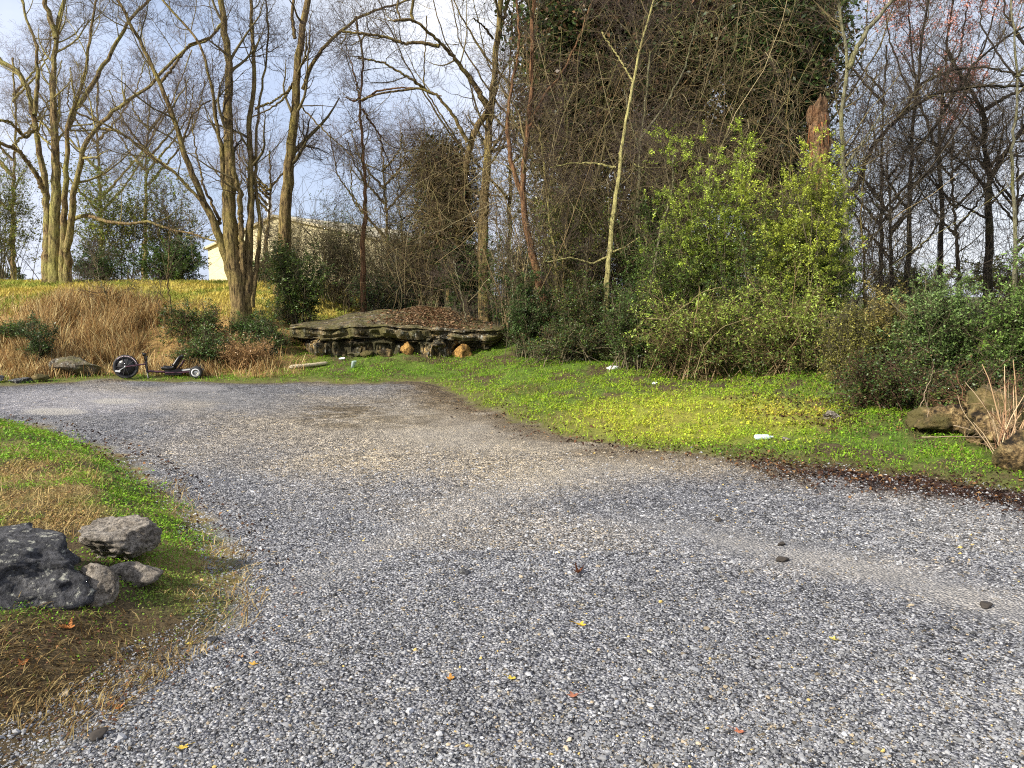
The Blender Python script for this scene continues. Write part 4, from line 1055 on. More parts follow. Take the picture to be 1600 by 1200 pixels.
shrub('green leafy bush low between the two brambles', None, (1090, 1260, 395, 600), 14.0, GM + GD, 7000, .045, 232, 44, twig=700, gaps=.3)
shrub('low green bush at the grass edge right of the pale trunk', None, (925, 1060, 440, 585), 13.9, GM + GD, 6000, .042, 233, 40, twig=600, gaps=.3)
shrub('dark green bush behind the pale trunk filling the thicket floor', None, (880, 1080, 350, 520), 18.6, GD + GM, 6500, .06, 234, 44, twig=700, gaps=.2)
shrub('dark green bush behind the bright shrub filling the thicket floor', None, (1080, 1340, 350, 520), 17.4, GD + GM, 8000, .06, 235, 50, twig=800, gaps=.2)
shrub('dark green bush left of the leaning trunk filling the thicket floor', None, (740, 880, 350, 520), 18.8, GD + GM, 5500, .06, 236, 40, twig=600, gaps=.25)
shrub('low green brush between the dry grass and the left end of the slab', None, (395, 455, 500, 560), 16.8, GM + GD, 1800, .04, 237, 24, twig=420, group='shrubs on the left bank')
shrub('sparse reddish bramble growing over the tan boulders at the right edge', None, (1440, 1640, 585, 700), 8.7, BRM + GD[:1], 1500, .03, 238, 40, twig=420, stemcol=(.13, .07, .04), name='bramble', droop=.2, gaps=.4)
shrub('dark brown and green brush on the bank left of the spreading clump', None, (245, 362, 470, 552), 17.3, GD + BRM, 3600, .05, 239, 40, twig=600, stemcol=(.09, .06, .035), group='shrubs on the left bank', name='brush')
shrub('low dark weed patch among the straw at the far left', None, (-30, 60, 500, 560), 16.6, GM + GD, 1800, .05, 240, 24, twig=300, group='shrubs on the left bank', name='brush')
# far shrubs closing the view under the trees
for k_, (lb, bx, Y, c_) in enumerate([('far dark shrub behind the forked trunk', (620, 800, 395, 480), 30, GD), ('far dark green shrub behind the slim trunks', (780, 980, 370, 480), 29, GD),
        ('far dark shrub behind the bright shrub', (960, 1180, 380, 480), 28, GD), ('far olive shrub behind the snag', (1150, 1360, 385, 480), 28, GD + GO), ('far brown green shrub behind the right hedge', (1330, 1500, 405, 480), 30, GO + BRM),
        ('far brown shrub at the right edge behind the hedge', (1470, 1700, 395, 480), 29, GO + BRM), ('far shrub between the clump and the house', (395, 470, 400, 470), 27, GM + GD)]):
    shrub(lb, None, bx, Y, c_, 4200, .11, 700 + k_, 50, twig=900, group='far shrubs behind the thicket', stemcol=(.06, .05, .035), gaps=.25)
# leafless tangles of vine and dead brush hanging through the thicket
def tangle(label, box, Y, dz, n, seed, cols=VC, L=(.6, 2.4), r=.006, upright=160):
    rng = np.random.default_rng(seed); x0, x1, y0, y1 = box; cx, cy = (x0 + x1) / 2, (y0 + y1) / 2
    g = at(cx, 470, Y); gz = H(g[0], Y); root = empty('vine_tangle', (g[0], Y, gz), label, 'vines', 'leafless vine tangles in the thicket')
    b = Buf(); vine_tangle(b, cx, cy, (x1 - x0) / 2, (y1 - y0) / 2, Y, dz, n, rng, cols, L, r)
    b.build('vine', M_TWIG, root)
    b = Buf(); m = upright; px_ = rng.uniform(x0, x1, m); Yv = Y + rng.uniform(-dz, dz, m)
    p = np.stack([(px_ - 800) / F * Yv, Yv, 0 * Yv], -1); p[:, 2] = hraw(p[:, 0], p[:, 1])[0] - .05
    top = CAMZ + (464 - y0) / F * Y; l = (rng.uniform(.35, 1.0, m) * (top - p[:, 2]))[:, None] / 9; d = nrm(rng.normal(0, .26, (m, 3)) + np.array([0, 0, 1])); pts = [p]
    for s_ in range(9):
        d = nrm(d + rng.normal(0, .19, (m, 3)) + np.array([0, 0, .03])); p = p + d * l; pts.append(p)
    P = np.stack(pts, 1); r_ = np.linspace(1, .35, 10)[None] * rng.uniform(.005, .014, (m, 1))
    tubes(b, P, r_, 4, np.array(cols)[rng.integers(0, len(cols), m)] * rng.uniform(.6, 1.5, (m, 1)), rng)
    P1, r1 = spawn(P, r_, m * 14, rng, (.4, 1.5), n=6, ang=(35, 95), up=.02, wig=.25, rmin=.003); tubes(b, P1, r1, 3, np.array(cols)[rng.integers(0, len(cols), m * 14)] * rng.uniform(.5, 1.3, (m * 14, 1)), rng)
    P2, r2 = spawn(P1, r1, m * 22, rng, (.15, .5), n=5, wig=.28, rmin=.0022); tubes(b, P2, r2, 3, np.array(cols)[rng.integers(0, len(cols), m * 22)] * rng.uniform(.5, 1.3, (m * 22, 1)), rng)
    b.build('stem', M_TWIG, root)
tangle('leafless vine tangle hanging between the forked trunk and the leaning trunk', (770, 880, 40, 520), 18.2, .8, 500, 801, upright=60)
tangle('leafless vine tangle around the slim olive stem and the pale trunk', (860, 1000, 30, 520), 18.0, .8, 600, 802, upright=64)
tangle('leafless vine tangle between the pale trunk and the bright shrub', (980, 1120, 0, 480), 17.6, .8, 600, 803, upright=60)
tangle('leafless vine tangle above the bright shrub', (1080, 1260, -20, 400), 17.8, .8, 600, 804, upright=34)
tangle('leafless dark vine tangle right of the snag', (1290, 1420, 60, 470), 18.5, .8, 600, 805, cols=[(.07, .055, .04), (.05, .04, .03), (.12, .10, .07)], upright=70)
tangle('dark leafless tangle against the sky at the right edge', (1400, 1640, 120, 460), 21.0, 1.2, 500, 806, cols=[(.05, .04, .03), (.04, .032, .026), (.08, .065, .05)], upright=30)
tangle('brown leafless brush left of the forked trunk', (620, 740, 190, 470), 20.6, .8, 800, 807, upright=90)
tangle('thin bare brush in front of the house', (400, 640, 325, 480), 22.6, .9, 700, 808, cols=[(.07, .06, .035), (.13, .11, .05), (.09, .07, .045)], upright=170)

# bare saplings on the bank and in the thicket
for (lb, pts, w, Y, sd) in [('thin bare sapling leaning left on the dry grass bank', [(176, 500), (165, 460), (154, 430), (148, 400)], 4, 18.5, 301),
                            ('bare forked sapling with dark stem on the bank behind the trike', [(264, 522), (268, 480), (262, 440), (265, 370), (262, 330)], 5, 17.6, 302),
                            ('thin pale sapling leaning left at the right end of the slab', [(732, 500), (728, 470), (718, 435), (708, 405)], 3, 18, 303),
                            ('thin upright sapling near the forked trunk', [(634, 470), (632, 420), (628, 360), (622, 300), (625, 240)], 5, 22, 304),
                            ('pair-stemmed pale sapling left of the leaning trunk', [(815, 540), (812, 480), (800, 420), (796, 350)], 3.5, 16.4, 305),
                            ('thin pale sapling right of the leaning trunk', [(880, 547), (881, 480), (879, 420), (885, 350), (890, 300)], 3.5, 16.4, 306),
                            ('thin sapling bent over the dark undergrowth', [(905, 545), (908, 500), (915, 450), (918, 380)], 3, 16.2, 307),
                            ('pale sapling at the right of the V trunk', [(1350, 500), (1352, 420), (1345, 330), (1352, 250), (1370, 170)], 5, 17, 308),
                            ('thin upright sapling behind the brambles', [(1105, 560), (1102, 480), (1108, 400), (1100, 310), (1112, 230)], 4, 16, 309),
                            ('thin leaning sapling left of the V trunk', [(1235, 560), (1238, 480), (1228, 380), (1240, 280), (1228, 180), (1240, 90)], 4, 16.8, 310)]:
    traced_tree(lb, Y, M_BARK_K if sd % 2 else M_BARK_B, (pts, w, 1.2), [], (14, 90, 300, 300), sd, 'bare saplings', name='sapling', flare=.1, L=((.4, 1.1), (.2, .7), (.15, .4), (.1, .3)), t0=.1)

# dead stalks in front of the right boulders
rng = np.random.default_rng(320)
g = G(1572, 722); root = empty('dead_stalks', g, 'clump of dead brown stalks standing before the tan boulder at the right edge', 'dead plant')
m = 46; p = g + rng.normal(0, 1, (m, 3)) * np.array([.06, .05, 0]) - np.array([0, 0, .03])
d = nrm(rng.normal(0, 1, (m, 3)) * np.array([.22, .16, 0]) + np.array([0, 0, 1])); l = rng.uniform(.3, 1.0, m)[:, None] / 7; pts = [p]
for s in range(7):
    d = nrm(d + rng.normal(0, .09, (m, 3))); p = p + d * l; pts.append(p)
P = np.stack(pts, 1); r = np.linspace(1, .4, 8)[None] * rng.uniform(.003, .009, (m, 1))
b = Buf(); tubes(b, P, r, 5, np.array([(.30, .17, .095), (.42, .28, .16), (.16, .08, .05), (.5, .38, .24)])[rng.integers(0, 4, m)] * rng.uniform(.7, 1.2, (m, 1)), rng)
P1, r1 = spawn(P, r, 90, rng, (.12, .5), ang=(25, 80), up=-.02, n=6, wig=.25, rmin=.0018)
tubes(b, P1, r1, 3, np.array((.40, .27, .17)) * rng.uniform(.5, 1.3, (90, 1)), rng)
b.build('stalk', M_TWIG, root)
for (lb, pa, Y) in [('pale dead branch arching over the grass left of the tan boulders', [(1446, 745 - 60), (1450, 640), (1446, 625)], 8.6), ('forked pale dead branch lying before the tan boulders', [(1490, 665), (1520, 672), (1550, 690), (1562, 700)], 8.0),
                    ('pale dead stick across the front of the tan boulders', [(1440, 683), (1490, 682), (1545, 683)], 8.0), ('thin pale dead branch rising before the right hedge', [(1437, 640), (1448, 605), (1456, 590), (1459, 572)], 9.0)]:
    Pp, rr = px_path(pa, Y, -.2, 14, 1.8, .9, rng, ext=0); b = Buf(); tubes(b, Pp, rr, 5, (.34, .26, .18), rng)
    P1, r1 = spawn(Pp[None], rr[None], 6, rng, (.1, .35), n=5, wig=.2, rmin=.0015); tubes(b, P1, r1, 3, (.4, .3, .2), rng)
    o = b.build('dead_branch', M_TWIG); tag(o, lb, 'branch')
# long arching bare canes over the brambles
for k, pa in enumerate([[(1010, 497), (1040, 500), (1070, 478), (1100, 455), (1130, 448)], [(1195, 500), (1230, 494), (1250, 500), (1300, 520), (1335, 535)],
                        [(1085, 590), (1100, 540), (1130, 510), (1175, 495)], [(1250, 590), (1254, 550), (1250, 520), (1243, 500)]]):
    Pp, rr = px_path(pa, 12.0, -.2, 20, 1.3, .8, rng, ext=0); b = Buf(); tubes(b, Pp, rr, 5, (.24, .19, .10), rng)
    P1, r1 = spawn(Pp[None], rr[None], 5, rng, (.1, .3), n=5, wig=.2, rmin=.0015); tubes(b, P1, r1, 3, (.3, .24, .13), rng)
    o = b.build('bramble_cane', M_TWIG)
    tag(o, ['yellowish bare cane arching over the left bramble', 'long pale bare cane hanging over the right bramble', 'bare cane rising out of the brown bramble', 'thin upright pale cane in the dark right bramble'][k], 'cane')

# ------------------------------------------------------------------ house behind the trees
def house():
    Y = 38.0
    a = at(328, 464, Y); bq = at(604, 468, Y - 5)
    gz = min(H(a[0], Y), H(bq[0], Y - 5)) - .1
    z0 = at(465, 384, 35.5)[2]; z1 = at(430, 340, 36)[2]
    root = empty('house', ((a[0] + bq[0]) / 2, Y, gz), 'cream walled house with a low gable half hidden behind the trees', 'house')
    ux = nrm(np.array([bq[0] - a[0], bq[1] - a[1], 0])); uy = np.array([-ux[1], ux[0], 0]); W = np.linalg.norm((bq - a)[:2]); D = 9.0
    A = np.array([a[0], a[1], 0])
    def pt(u, v, z): return A + ux * u + uy * v + np.array([0, 0, z])
    pk = W * .42
    V = [pt(0, 0, gz), pt(W, 0, gz), pt(W, 0, z0), pt(pk, 0, z1), pt(0, 0, z0), pt(0, D, gz), pt(W, D, gz), pt(W, D, z0), pt(pk, D, z1), pt(0, D, z0)]
    build('wall', V, [[(0, 1, 2, 3, 4)], [(6, 5, 9, 8, 7)], [(5, 0, 4, 9), (1, 6, 7, 2)]], M_WALL, root, smooth=False)
    t = .10; ov = .15
    def slope(u0, zz0, u1, zz1):
        d = np.array([u1 - u0, zz1 - zz0]); d = d / np.linalg.norm(d); e0 = (u0 - d[0] * ov, zz0 - d[1] * ov + .02)
        q = [pt(e0[0], -ov, e0[1]), pt(u1, -ov, zz1 + .02), pt(u1, D + ov, zz1 + .02), pt(e0[0], D + ov, e0[1])]
        Vv = q + [p_ + np.array([0, 0, t]) for p_ in q]
        build('roof', Vv, [[(3, 2, 1, 0), (4, 5, 6, 7), (0, 1, 5, 4), (1, 2, 6, 5), (2, 3, 7, 6), (3, 0, 4, 7)]], M_ROOF, root, smooth=False)
    slope(0, z0, pk, z1); slope(W, z0, pk, z1)
    # white vent pipe on the roof
    c = pt(.55, 3.5, z0 + .25); th = np.linspace(0, 2 * np.pi, 14, endpoint=False)
    vb = Buf(); tubes(vb, np.array([c, c + [0, 0, 1.2], c + [0, 0, 2.55], c + [0, 0, 2.56]]), np.array([.13, .13, .13, .001]), 14, (.7, .7, .68)); vb.build('flue_pipe', M_WHITE, root)
M_WALL = mat_plain('cream_siding', (.62, .55, .35), .8, 0, .08, 3); M_ROOF = mat_plain('roof_shingle', (.52, .46, .32), .9, 0, .2, 20); M_WHITE = mat_plain('white_paint', (.7, .7, .68), .5, 0, .06)
house()

# ------------------------------------------------------------------ drift trike
M_RUB = mat_plain('black_rubber', (.02, .02, .021), .65); M_BLK = mat_plain('black_paint', (.015, .014, .016), .35); M_MAR = mat_plain('maroon_paint', (.06, .02, .035), .4)
M_STEEL = mat_plain('dull_steel', (.55, .54, .52), .35, .9, .1); M_RIM = mat_plain('white_rim', (.62, .62, .62), .4, 0, .1); M_PALE = mat_plain('pale_pink_print', (.55, .42, .45), .6, 0, .2, 60)
def lathe(prof, n, axis_c, ydir=(0, 1, 0)):
    """revolve (radius, offset along local y) around the y axis through axis_c"""
    th = np.linspace(0, 2 * np.pi, n, endpoint=False); prof = np.array(prof); m = len(prof)
    V = np.stack([axis_c[0] + prof[None, :, 0] * np.cos(th)[:, None], axis_c[1] + np.ones((n, 1)) * prof[None, :, 1], axis_c[2] + prof[None, :, 0] * np.sin(th)[:, None]], -1)
    idx = np.arange(n * m).reshape(n, m)
    q = np.stack([idx[:, :-1], idx[:, 1:], np.roll(idx, -1, 0)[:, 1:], np.roll(idx, -1, 0)[:, :-1]], -1).reshape(-1, 4)
    return V.reshape(-1, 3), [q]
def boxv(c, s, rot=0):
    c = np.array(c); s = np.array(s) / 2; V = np.array([(x, y, z) for x in (-1, 1) for y in (-1, 1) for z in (-1, 1)], float) * s
    k, sn = math.cos(rot), math.sin(rot); V = np.stack([V[:, 0] * k + V[:, 2] * sn, V[:, 1], -V[:, 0] * sn + V[:, 2] * k], -1) + c
    return V, [np.array([(0, 1, 3, 2), (4, 6, 7, 5), (0, 4, 5, 1), (2, 3, 7, 6), (0, 2, 6, 4), (1, 5, 7, 3)])]
def part(name, items, mat, parent, smooth=True):
    b = Buf()
    for V, Fc in items: b.add(V, Fc)
    return build(name, np.concatenate(b.V), [np.concatenate(f) for f in b.F.values()], mat, parent, smooth=smooth, local=True)
def tub(P, r, k=10):
    b = Buf(); tubes(b, np.array(P, float), np.full(len(P), r), k); return b.V[0], [b.F[4][0]]
g = G(250, 591)
TR = empty('drift_trike', g, 'black three wheeled drift trike with a big front wheel parked on the grass edge', 'trike', None, R(14))
fc = (-.60, 0, .232)
tyre = [(.19, -.022), (.205, -.027), (.222, -.022), (.230, -.01), (.232, 0), (.230, .01), (.222, .022), (.205, .027), (.19, .022), (.186, 0), (.19, -.022)]
fw = part('front_wheel', [lathe(tyre, 48, fc)], M_RUB, TR)
part('rim', [lathe([(.176, -.016), (.188, -.02), (.192, 0), (.188, .02), (.176, .016), (.172, 0), (.176, -.016)], 48, fc)], M_BLK, fw)
part('disc', [lathe([(.001, -.012), (.05, -.016), (.172, -.006), (.172, .006), (.05, .016), (.001, .012)], 40, fc)], M_BLK, fw)
part('spoke', [tub([(fc[0] + .03 * math.cos(a), -.021, fc[2] + .03 * math.sin(a)), (fc[0] + .173 * math.cos(a), -.013, fc[2] + .173 * math.sin(a))], .006, 6) for a in np.linspace(0, 2 * np.pi, 10, endpoint=False)], M_RUB, fw)
part('hub', [lathe([(.001, -.05), (.02, -.05), (.026, -.03), (.026, .03), (.02, .05), (.001, .05)], 20, fc)], M_STEEL, fw)
# pale printed arc on the tyre wall
arc = []
for i in range(16):
    a0 = R(18 + i * 7.4); a1 = a0 + R(5.0 if i % 5 else 3)
    q = [(fc[0] + r_ * math.cos(a), y_, fc[2] + r_ * math.sin(a)) for a, r_, y_ in ((a0, .199, -.0268), (a1, .199, -.0268), (a1, .214, -.0262), (a0, .214, -.0262))]
    q2 = [(x_, y_ + .0 - .0015, z_) for x_, y_, z_ in q]
    arc.append((np.array(q + q2), [np.array([(4, 5, 6, 7), (0, 1, 5, 4), (1, 2, 6, 5), (2, 3, 7, 6), (3, 0, 4, 7)])]))
part('print', arc, M_PALE, fw, False)
for sy in (-1, 1):
    part('fork_leg', [tub([(fc[0], sy * .055, fc[2]), (-.45, sy * .055, .255), (-.27, sy * .045, .275), (-.235, sy * .02, .28)], .013)], M_MAR, TR)
cr = part('crank', [tub([(fc[0], -.052, fc[2]), (fc[0], -.075, fc[2]), (fc[0] - .11, -.08, fc[2] - .07)], .010), tub([(fc[0], .052, fc[2]), (fc[0], .075, fc[2]), (fc[0] + .11, .08, fc[2] + .07)], .010)], M_STEEL, TR)
for sg in (-1, 1): part('pedal', [boxv((fc[0] + sg * .115, sg * .125, fc[2] + sg * .072), (.085, .09, .022), .2)], M_RIM if sg < 0 else M_RUB, cr, False)
part('head_tube', [tub([(-.215, 0, .10), (-.23, 0, .22), (-.245, 0, .33)], .024)], M_BLK, TR)
hb = part('handlebar', [tub([(-.245, 0, .32), (-.25, -.03, .36), (-.225, -.16, .40), (-.20, -.24, .47), (-.19, -.25, .49)], .0135), tub([(-.245, 0, .32), (-.25, .03, .36), (-.27, .16, .40), (-.31, .24, .45), (-.34, .25, .47)], .0135)], M_BLK, TR)
for q in ([(-.19, -.25, .49), (-.20, -.30, .49), (-.205, -.36, .47)], [(-.34, .25, .47), (-.35, .30, .47), (-.355, .36, .45)]): part('grip', [tub(q, .019)], M_RUB, hb)
part('stand', [tub([(-.215, -.03, .12), (-.205, -.06, .06), (-.19, -.09, .008)], .014), tub([(-.215, -.05, .12), (-.215, -.055, .3), (-.205, -.06, .44)], .016)], M_BLK, TR)
part('frame', [tub([(-.215, 0, .14), (-.05, 0, .122), (.2, 0, .115), (.62, 0, .12)], .022), tub([(.12, -.12, .11), (.4, -.13, .11), (.66, -.14, .12)], .014), tub([(.12, .12, .11), (.4, .13, .11), (.66, .14, .12)], .014),
               tub([(.12, -.12, .11), (.12, .12, .11)], .014), tub([(.66, -.14, .12), (.66, .14, .12)], .014), tub([(.28, -.1, .11), (.42, -.1, .28), (.45, -.1, .34)], .011), tub([(.28, .1, .11), (.42, .1, .28), (.45, .1, .34)], .011)], M_MAR, TR)
# bucket seat: one curved shell, thick, with raised sides
us = np.linspace(0, 1, 26); prof = np.array([(.04, .185), (.10, .175), (.20, .165), (.27, .185), (.31, .24), (.36, .32), (.41, .40), (.44, .425)])
sp = smooth_path(prof, 26); vs = np.linspace(-1, 1, 15); half = np.interp(us, [0, .3, .6, 1], [.13, .17, .16, .11])
top = np.array([[(sp[i, 0] - (.05 if us[i] > .5 else 0) * abs(v) ** 3, v * half[i], sp[i, 1] + .05 * abs(v) ** 3 * (1 if us[i] < .6 else .3)) for v in vs] for i in range(26)])
bot = top + np.array([.012, 0, -.03]); nn_ = 26 * 15; idx = np.arange(nn_).reshape(26, 15)
q = np.stack([idx[:-1, :-1], idx[1:, :-1], idx[1:, 1:], idx[:-1, 1:]], -1).reshape(-1, 4); rim_ = np.concatenate([idx[0], idx[1:, -1], idx[-1, ::-1][1:], idx[::-1, 0][1:-1]]); rn = np.roll(rim_, -1)
part('seat', [(np.concatenate([top.reshape(-1, 3), bot.reshape(-1, 3)]), [np.concatenate([q, q[:, ::-1] + nn_, np.stack([rim_, rn, rn + nn_, rim_ + nn_], -1)])])], M_BLK, TR)
part('battery_box', [boxv((.26, 0, .115), (.30, .22, .10)), boxv((.26, 0, .168), (.26, .2, .012))], M_BLK, TR, False)
part('deck_plate', [boxv((.49, 0, .155), (.15, .2, .02), -.1), boxv((.49, 0, .14), (.12, .17, .012), -.1)], M_RIM, TR, False)
part('rear_axle', [tub([(.70, -.30, .118), (.70, .30, .118)], .013)], M_STEEL, TR)
for sy in (-1, 1):
    c0 = (.70, sy * .26, .118)
    w = part('rear_wheel', [lathe([(.075, -.08), (.10, -.088), (.115, -.075), (.118, -.03), (.118, .03), (.115, .075), (.10, .088), (.075, .08), (.07, 0), (.075, -.08)], 36, c0)], M_RUB, TR)
    part('rim', [lathe([(.06, -.084), (.078, -.086), (.080, -.07), (.076, 0), (.080, .07), (.078, .086), (.06, .084), (.055, 0), (.06, -.084)], 36, c0)], M_RIM, w)
    part('disc', [lathe([(.001, -.06), (.018, -.066), (.03, -.058), (.056, -.05), (.056, .05), (.03, .058), (.018, .066), (.001, .06)], 24, c0)], M_STEEL, w)

# ------------------------------------------------------------------ litter and small debris, each its own thing
M_PLA = mat_plain('white_plastic', (.75, .77, .78), .35, 0, .1); M_PAP = mat_plain('white_paper', (.8, .8, .78), .8, 0, .08); M_CLEAR = mat_plain('cloudy_plastic', (.55, .66, .68), .25, 0, .12)
M_BOARD = mat_plain('weathered_board', (.42, .36, .24), .85, 0, .3, 25)
def crumple(name, px, py, s, seed, mat, label, cat):
    V, Fc = ico(3); rg_ = np.random.default_rng(seed)
    V = rocky(V, seed, big=.5, fine=.3, cuts=6) * np.array([s, s * .7, s * .5]) * .5; q = G(px, py)
    return tag(build(name, V + q + np.array([0, 0, s * .17]), [Fc], mat, smooth=False), label, cat)
crumple('crumpled_paper', 957, 578, .2, 401, M_PAP, 'crumpled white paper on the grass below the pale yellow trunk', 'paper')
crumple('crumpled_paper', 908, 566, .12, 402, M_PAP, 'small white paper scrap by the dark brush left of the larger one', 'paper')
crumple('plastic_scrap', 535, 563, .12, 403, M_PLA, 'small white scrap on the grass below the slab', 'litter')
crumple('stone', 1298, 655, .22, 404, M_ROCK_P, 'flat pale stone in the grass below the right hedge', 'stone')
crumple('stone', 1226, 690, .09, 405, M_ROCK_P, 'tiny white stone right of the plastic bottle', 'stone')
crumple('plastic_scrap', 1023, 600, .09, 406, M_PLA, 'tiny pale scrap in the dark green at the bramble edge', 'litter')
def bottle(px, py, s, rz, label, mat):
    q = G(px, py); root = empty('plastic_bottle', q + np.array([0, 0, .03 * s]), label, 'bottle', None, rz)
    pr = [(.001, -.1), (.026, -.1), (.031, -.09), (.031, -.03), (.028, -.02), (.031, -.01), (.031, .04), (.022, .07), (.012, .085), (.012, .1)]
    V, Fc = lathe([(r_ * s, y_ * s) for r_, y_ in pr], 20, (0, 0, 0)); part('body', [(V[:, [1, 0, 2]], Fc)], mat, root)
    V, Fc = lathe([(r_ * s, y_ * s) for r_, y_ in [(.014, .088), (.0145, .108), (.001, .109)]], 16, (0, 0, 0)); part('cap', [(V[:, [1, 0, 2]], Fc)], M_PLA, root)
bottle(1193, 688, 1.0, .1, 'clear plastic bottle lying in the grass at the right of the verge', M_CLEAR)
q = G(551, 575); root = empty('plastic_cup', q, 'pale blue plastic cup standing tilted in the grass below the slab', 'cup')
V, Fc = lathe([(.001, 0), (.038, 0), (.05, .14), (.053, .142), (.047, .14), (.035, .006), (.001, .006)], 20, (0, 0, 0)); V = V[:, [0, 2, 1]]
part('body', [(V + V[:, 2:3] * np.array([.25, 0, 0]), Fc)], M_CLEAR, root)
a, c = G(452, 578), G(512, 571); d = (c - a); L = np.linalg.norm(d); n_ = 24
P = a + np.linspace(0, 1, n_)[:, None] * d + np.array([0, 0, .04]); b = Buf(); tubes(b, P, np.interp(np.linspace(0, 1, n_), [0, .05, .95, 1], [.01, .045, .035, .01]), 10, (.3, .3, .3), RNG, flute=.1)
tag(b.build('log', M_BOARD), 'weathered pale log lying in the grass left of the cup', 'log')

M_CLOD = mat_plain('dark_clod', (.035, .028, .022), .9, 0, .4, 80)
for i, (px, py, s, mt, lb) in enumerate([(155, 1152, .055, M_CLOD, 'dark clod of dirt on the gravel near the bottom left corner'), (727, 898, .06, M_ROCK_D, 'flat grey stone on the gravel left of the curled brown leaf'),
                                         (1222, 877, .07, M_CLOD, 'dark sliver of bark on the gravel at right centre'), (1221, 852, .05, M_CLOD, 'small dark clod just behind the bark sliver'),
                                         (1540, 948, .06, M_CLOD, 'dark scrap on the dusty patch near the right edge'), (1122, 855 - 40, .05, M_CLOD, 'small dark clod on the gravel in front of the yellow grass'),
                                         (330, 1006, .05, M_ROCK_D, 'grey stone at the edge of the gravel below the grass island'), (388, 1009, .04, M_ROCK_D, 'small flat grey stone on the gravel right of the grass island')]):
    q = G(px, py)
    rock('clod' if mt is M_CLOD else 'stone', q, (s * 1.5, s, s * .55), RNG.uniform(0, 3), 500 + i, mt, lb, 'clod' if mt is M_CLOD else 'stone', sink=.2, lvl=ico(3))

# individual fallen leaves seen on the gravel: lobed blades with a curl and a stalk
def fallen_leaf(px, py, s, col, seed, label, curl=.5):
    rg_ = np.random.default_rng(seed); q = G(px, py)
    th = np.linspace(0, 2 * np.pi, 40, endpoint=False)
    rr = s * .5 * (.72 + .22 * np.cos(5 * th) + .1 * np.cos(th) + .05 * rg_.normal(0, 1, 40)) 
    rings = [np.stack([rr * k * np.cos(th), .72 * rr * k * np.sin(th), s * curl * (k * rr / s) ** 2 * (1 + .6 * np.cos(2 * th + seed)) + .004], -1) for k in (.33, .66, 1)]
    V = np.concatenate([[[0, 0, .006]]] + rings); i = np.arange(40); j = (i + 1) % 40
    Fq = [np.stack([np.zeros(40, int), 1 + i, 1 + j], -1)]; qd = [np.stack([1 + 40 * k + i, 41 + 40 * k + i, 41 + 40 * k + j, 1 + 40 * k + j], -1) for k in (0, 1)]
    an = rg_.uniform(0, 6.28); k_, s_ = math.cos(an), math.sin(an)
    V = np.stack([V[:, 0] * k_ - V[:, 1] * s_, V[:, 0] * s_ + V[:, 1] * k_, V[:, 2]], -1)
    b = Buf(); c_ = np.array(col) * rg_.uniform(.75, 1.2, (len(V), 1)); b.add(V + q, Fq + qd, c_)
    dv = np.array([-k_, -s_, .15]); tubes(b, q + np.array([0, 0, .008]) + np.array([0, .3, .6, .9])[:, None] * dv * s, np.full(4, s * .02), 4, np.array(col) * .5)
    tag(b.build('fallen_leaf', M_DRY), label, 'leaf', 'fallen leaves on the gravel')
for i, (px, py, s, col, lb, cu) in enumerate([
    (904, 896, .085, (.17, .065, .03), 'curled dark brown leaf on the gravel in the middle', 1.6), (906, 978, .06, (.62, .40, .06), 'bright yellow leaf lying below the curled brown leaf', .7),
    (185, 1108, .055, (.52, .19, .06), 'orange leaf on the gravel below the left grass', .8), (704, 1062, .05, (.50, .25, .06), 'orange leaf on the gravel left of bottom centre', .6),
    (800, 1068, .05, (.60, .46, .08), 'pale yellow leaf on the gravel at bottom centre', .6), (897, 1098, .055, (.48, .20, .12), 'pinkish orange leaf on the gravel at bottom centre', .8),
    (37, 1044, .07, (.50, .20, .07), 'orange brown leaf in the dead grass at the left edge', .8), (105, 993, .075, (.36, .15, .05), 'brown curled leaf upright in the dead grass below the pale rock', 1.4),
    (296, 1010, .045, (.60, .50, .10), 'small yellow leaf at the edge of the left grass', .5), (286, 1174, .05, (.62, .45, .09), 'yellow leaf on the gravel near the bottom edge', .5),
    (1155, 1152, .05, (.45, .17, .10), 'reddish leaf on the gravel near the bottom edge', .7), (397, 1043, .045, (.58, .36, .08), 'amber leaf on the gravel right of the left grass', .6),
    (1302, 1003, .05, (.52, .44, .12), 'pale yellow leaf on the gravel at the right', .5), (108, 872, .06, (.62, .52, .33), 'pale tan leaf with a stalk against the dark boulder', .9)]):
    fallen_leaf(px, py, s, col, 600 + i, lb, cu)

# ------------------------------------------------------------------ sky, sun, camera
SUN_EL, SAZ = R(33), math.atan2(-.80, -.58)      # towards the sun: left and behind the viewer
sd = Vector((math.sin(SAZ) * math.cos(SUN_EL), math.cos(SAZ) * math.cos(SUN_EL), math.sin(SUN_EL)))
w = bpy.data.worlds.new('World'); C.world = w; w.use_nodes = True
nt = w.node_tree; bg = nt.nodes['Background']
sky = nd(nt, 'ShaderNodeTexSky'); sky.sky_type = 'NISHITA'; sky.sun_disc = False; sky.sun_elevation = SUN_EL; sky.sun_rotation = SAZ; sky.altitude = 100; sky.dust_density = 1.5
tc = nd(nt, 'ShaderNodeTexCoord'); mp = nd(nt, 'ShaderNodeMapping'); mp.inputs['Scale'].default_value = (1.0, 1.0, 1.9); mp.inputs['Location'].default_value = (.35, 0, .2)
nt.links.new(tc.outputs['Generated'], mp.inputs['Vector'])
f = noise(nt, mp.outputs['Vector'], 2.1, 6, .55)
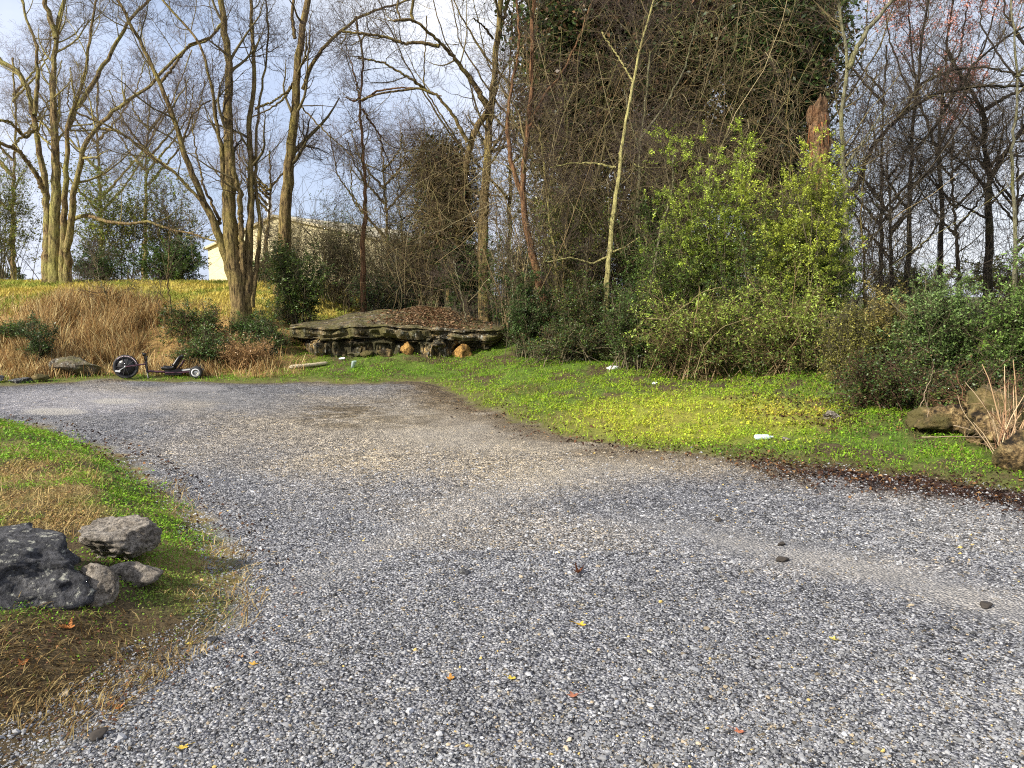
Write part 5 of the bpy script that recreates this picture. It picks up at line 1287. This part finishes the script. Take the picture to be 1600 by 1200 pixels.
def toward(d, lo, hi):           # 0..1 as the sky direction nears d
    v = nd(nt, 'ShaderNodeVectorMath', operation='DOT_PRODUCT'); v.inputs[1].default_value = nrm(np.array(d, float)).tolist()
    nt.links.new(tc.outputs['Generated'], v.inputs[0])
    m_ = nd(nt, 'ShaderNodeMapRange'); m_.interpolation_type = 'SMOOTHSTEP'; m_.inputs['From Min'].default_value = lo; m_.inputs['From Max'].default_value = hi
    nt.links.new(v.outputs['Value'], m_.inputs['Value']); return m_.outputs['Result']
k = ramp(nt, f, [(.34, (.55, .55, .55)), (.6, (.97, .97, .97))])
f2 = noise(nt, mp.outputs['Vector'], 4.2, 5, .6)
cl = ramp(nt, f2, [(.3, (6.3, 6.8, 8.2)), (.7, (8.6, 8.8, 9.6))])
blue = mix(nt, toward((-.30, 1, .26), .93, .995), cl, mix(nt, f2, (4.1, 5.1, 7.3), (6.2, 7.0, 8.8)))         # a blue-grey cloud bank, ahead and left
glow = mix(nt, toward((-.06, 1, .62), .93, .995), blue, (10.4, 10.4, 10.6))                                   # bright thin cloud above
nt.links.new(mix(nt, k, sky.outputs[0], glow), bg.inputs['Color']); bg.inputs['Strength'].default_value = .08

sl = bpy.data.lights.new('sun', 'SUN'); sl.energy = 5.0; sl.angle = R(1.5); sl.color = (1, .93, .80)
so = bpy.data.objects.new('sun', sl); COL.objects.link(so); so.rotation_euler = sd.to_track_quat('Z', 'Y').to_euler(); so.location = (-20, -10, 20)

cd = bpy.data.cameras.new('camera'); cam = bpy.data.objects.new('camera', cd); COL.objects.link(cam)
cd.sensor_width = 36; cd.lens = F / 1600 * 36; cd.clip_start = .05; cd.clip_end = 2000
cam.location = (0, 0, CAMZ); cam.rotation_euler = (math.pi / 2 - PITCH, 0, 0); C.camera = cam

C.render.engine = 'CYCLES'; cy = C.cycles
cy.max_bounces = 4; cy.diffuse_bounces = 2; cy.glossy_bounces = 2; cy.transmission_bounces = 3; cy.transparent_max_bounces = 4
cy.use_adaptive_sampling = True; cy.adaptive_threshold = .02; cy.use_denoising = False; cy.caustics_reflective = False; cy.caustics_refractive = False
cy.sample_clamp_indirect = 4; cy.filter_width = 1.1
C.view_settings.view_transform = 'Standard'; C.view_settings.look = 'None'; C.view_settings.exposure = 0.74; C.view_settings.gamma = 1
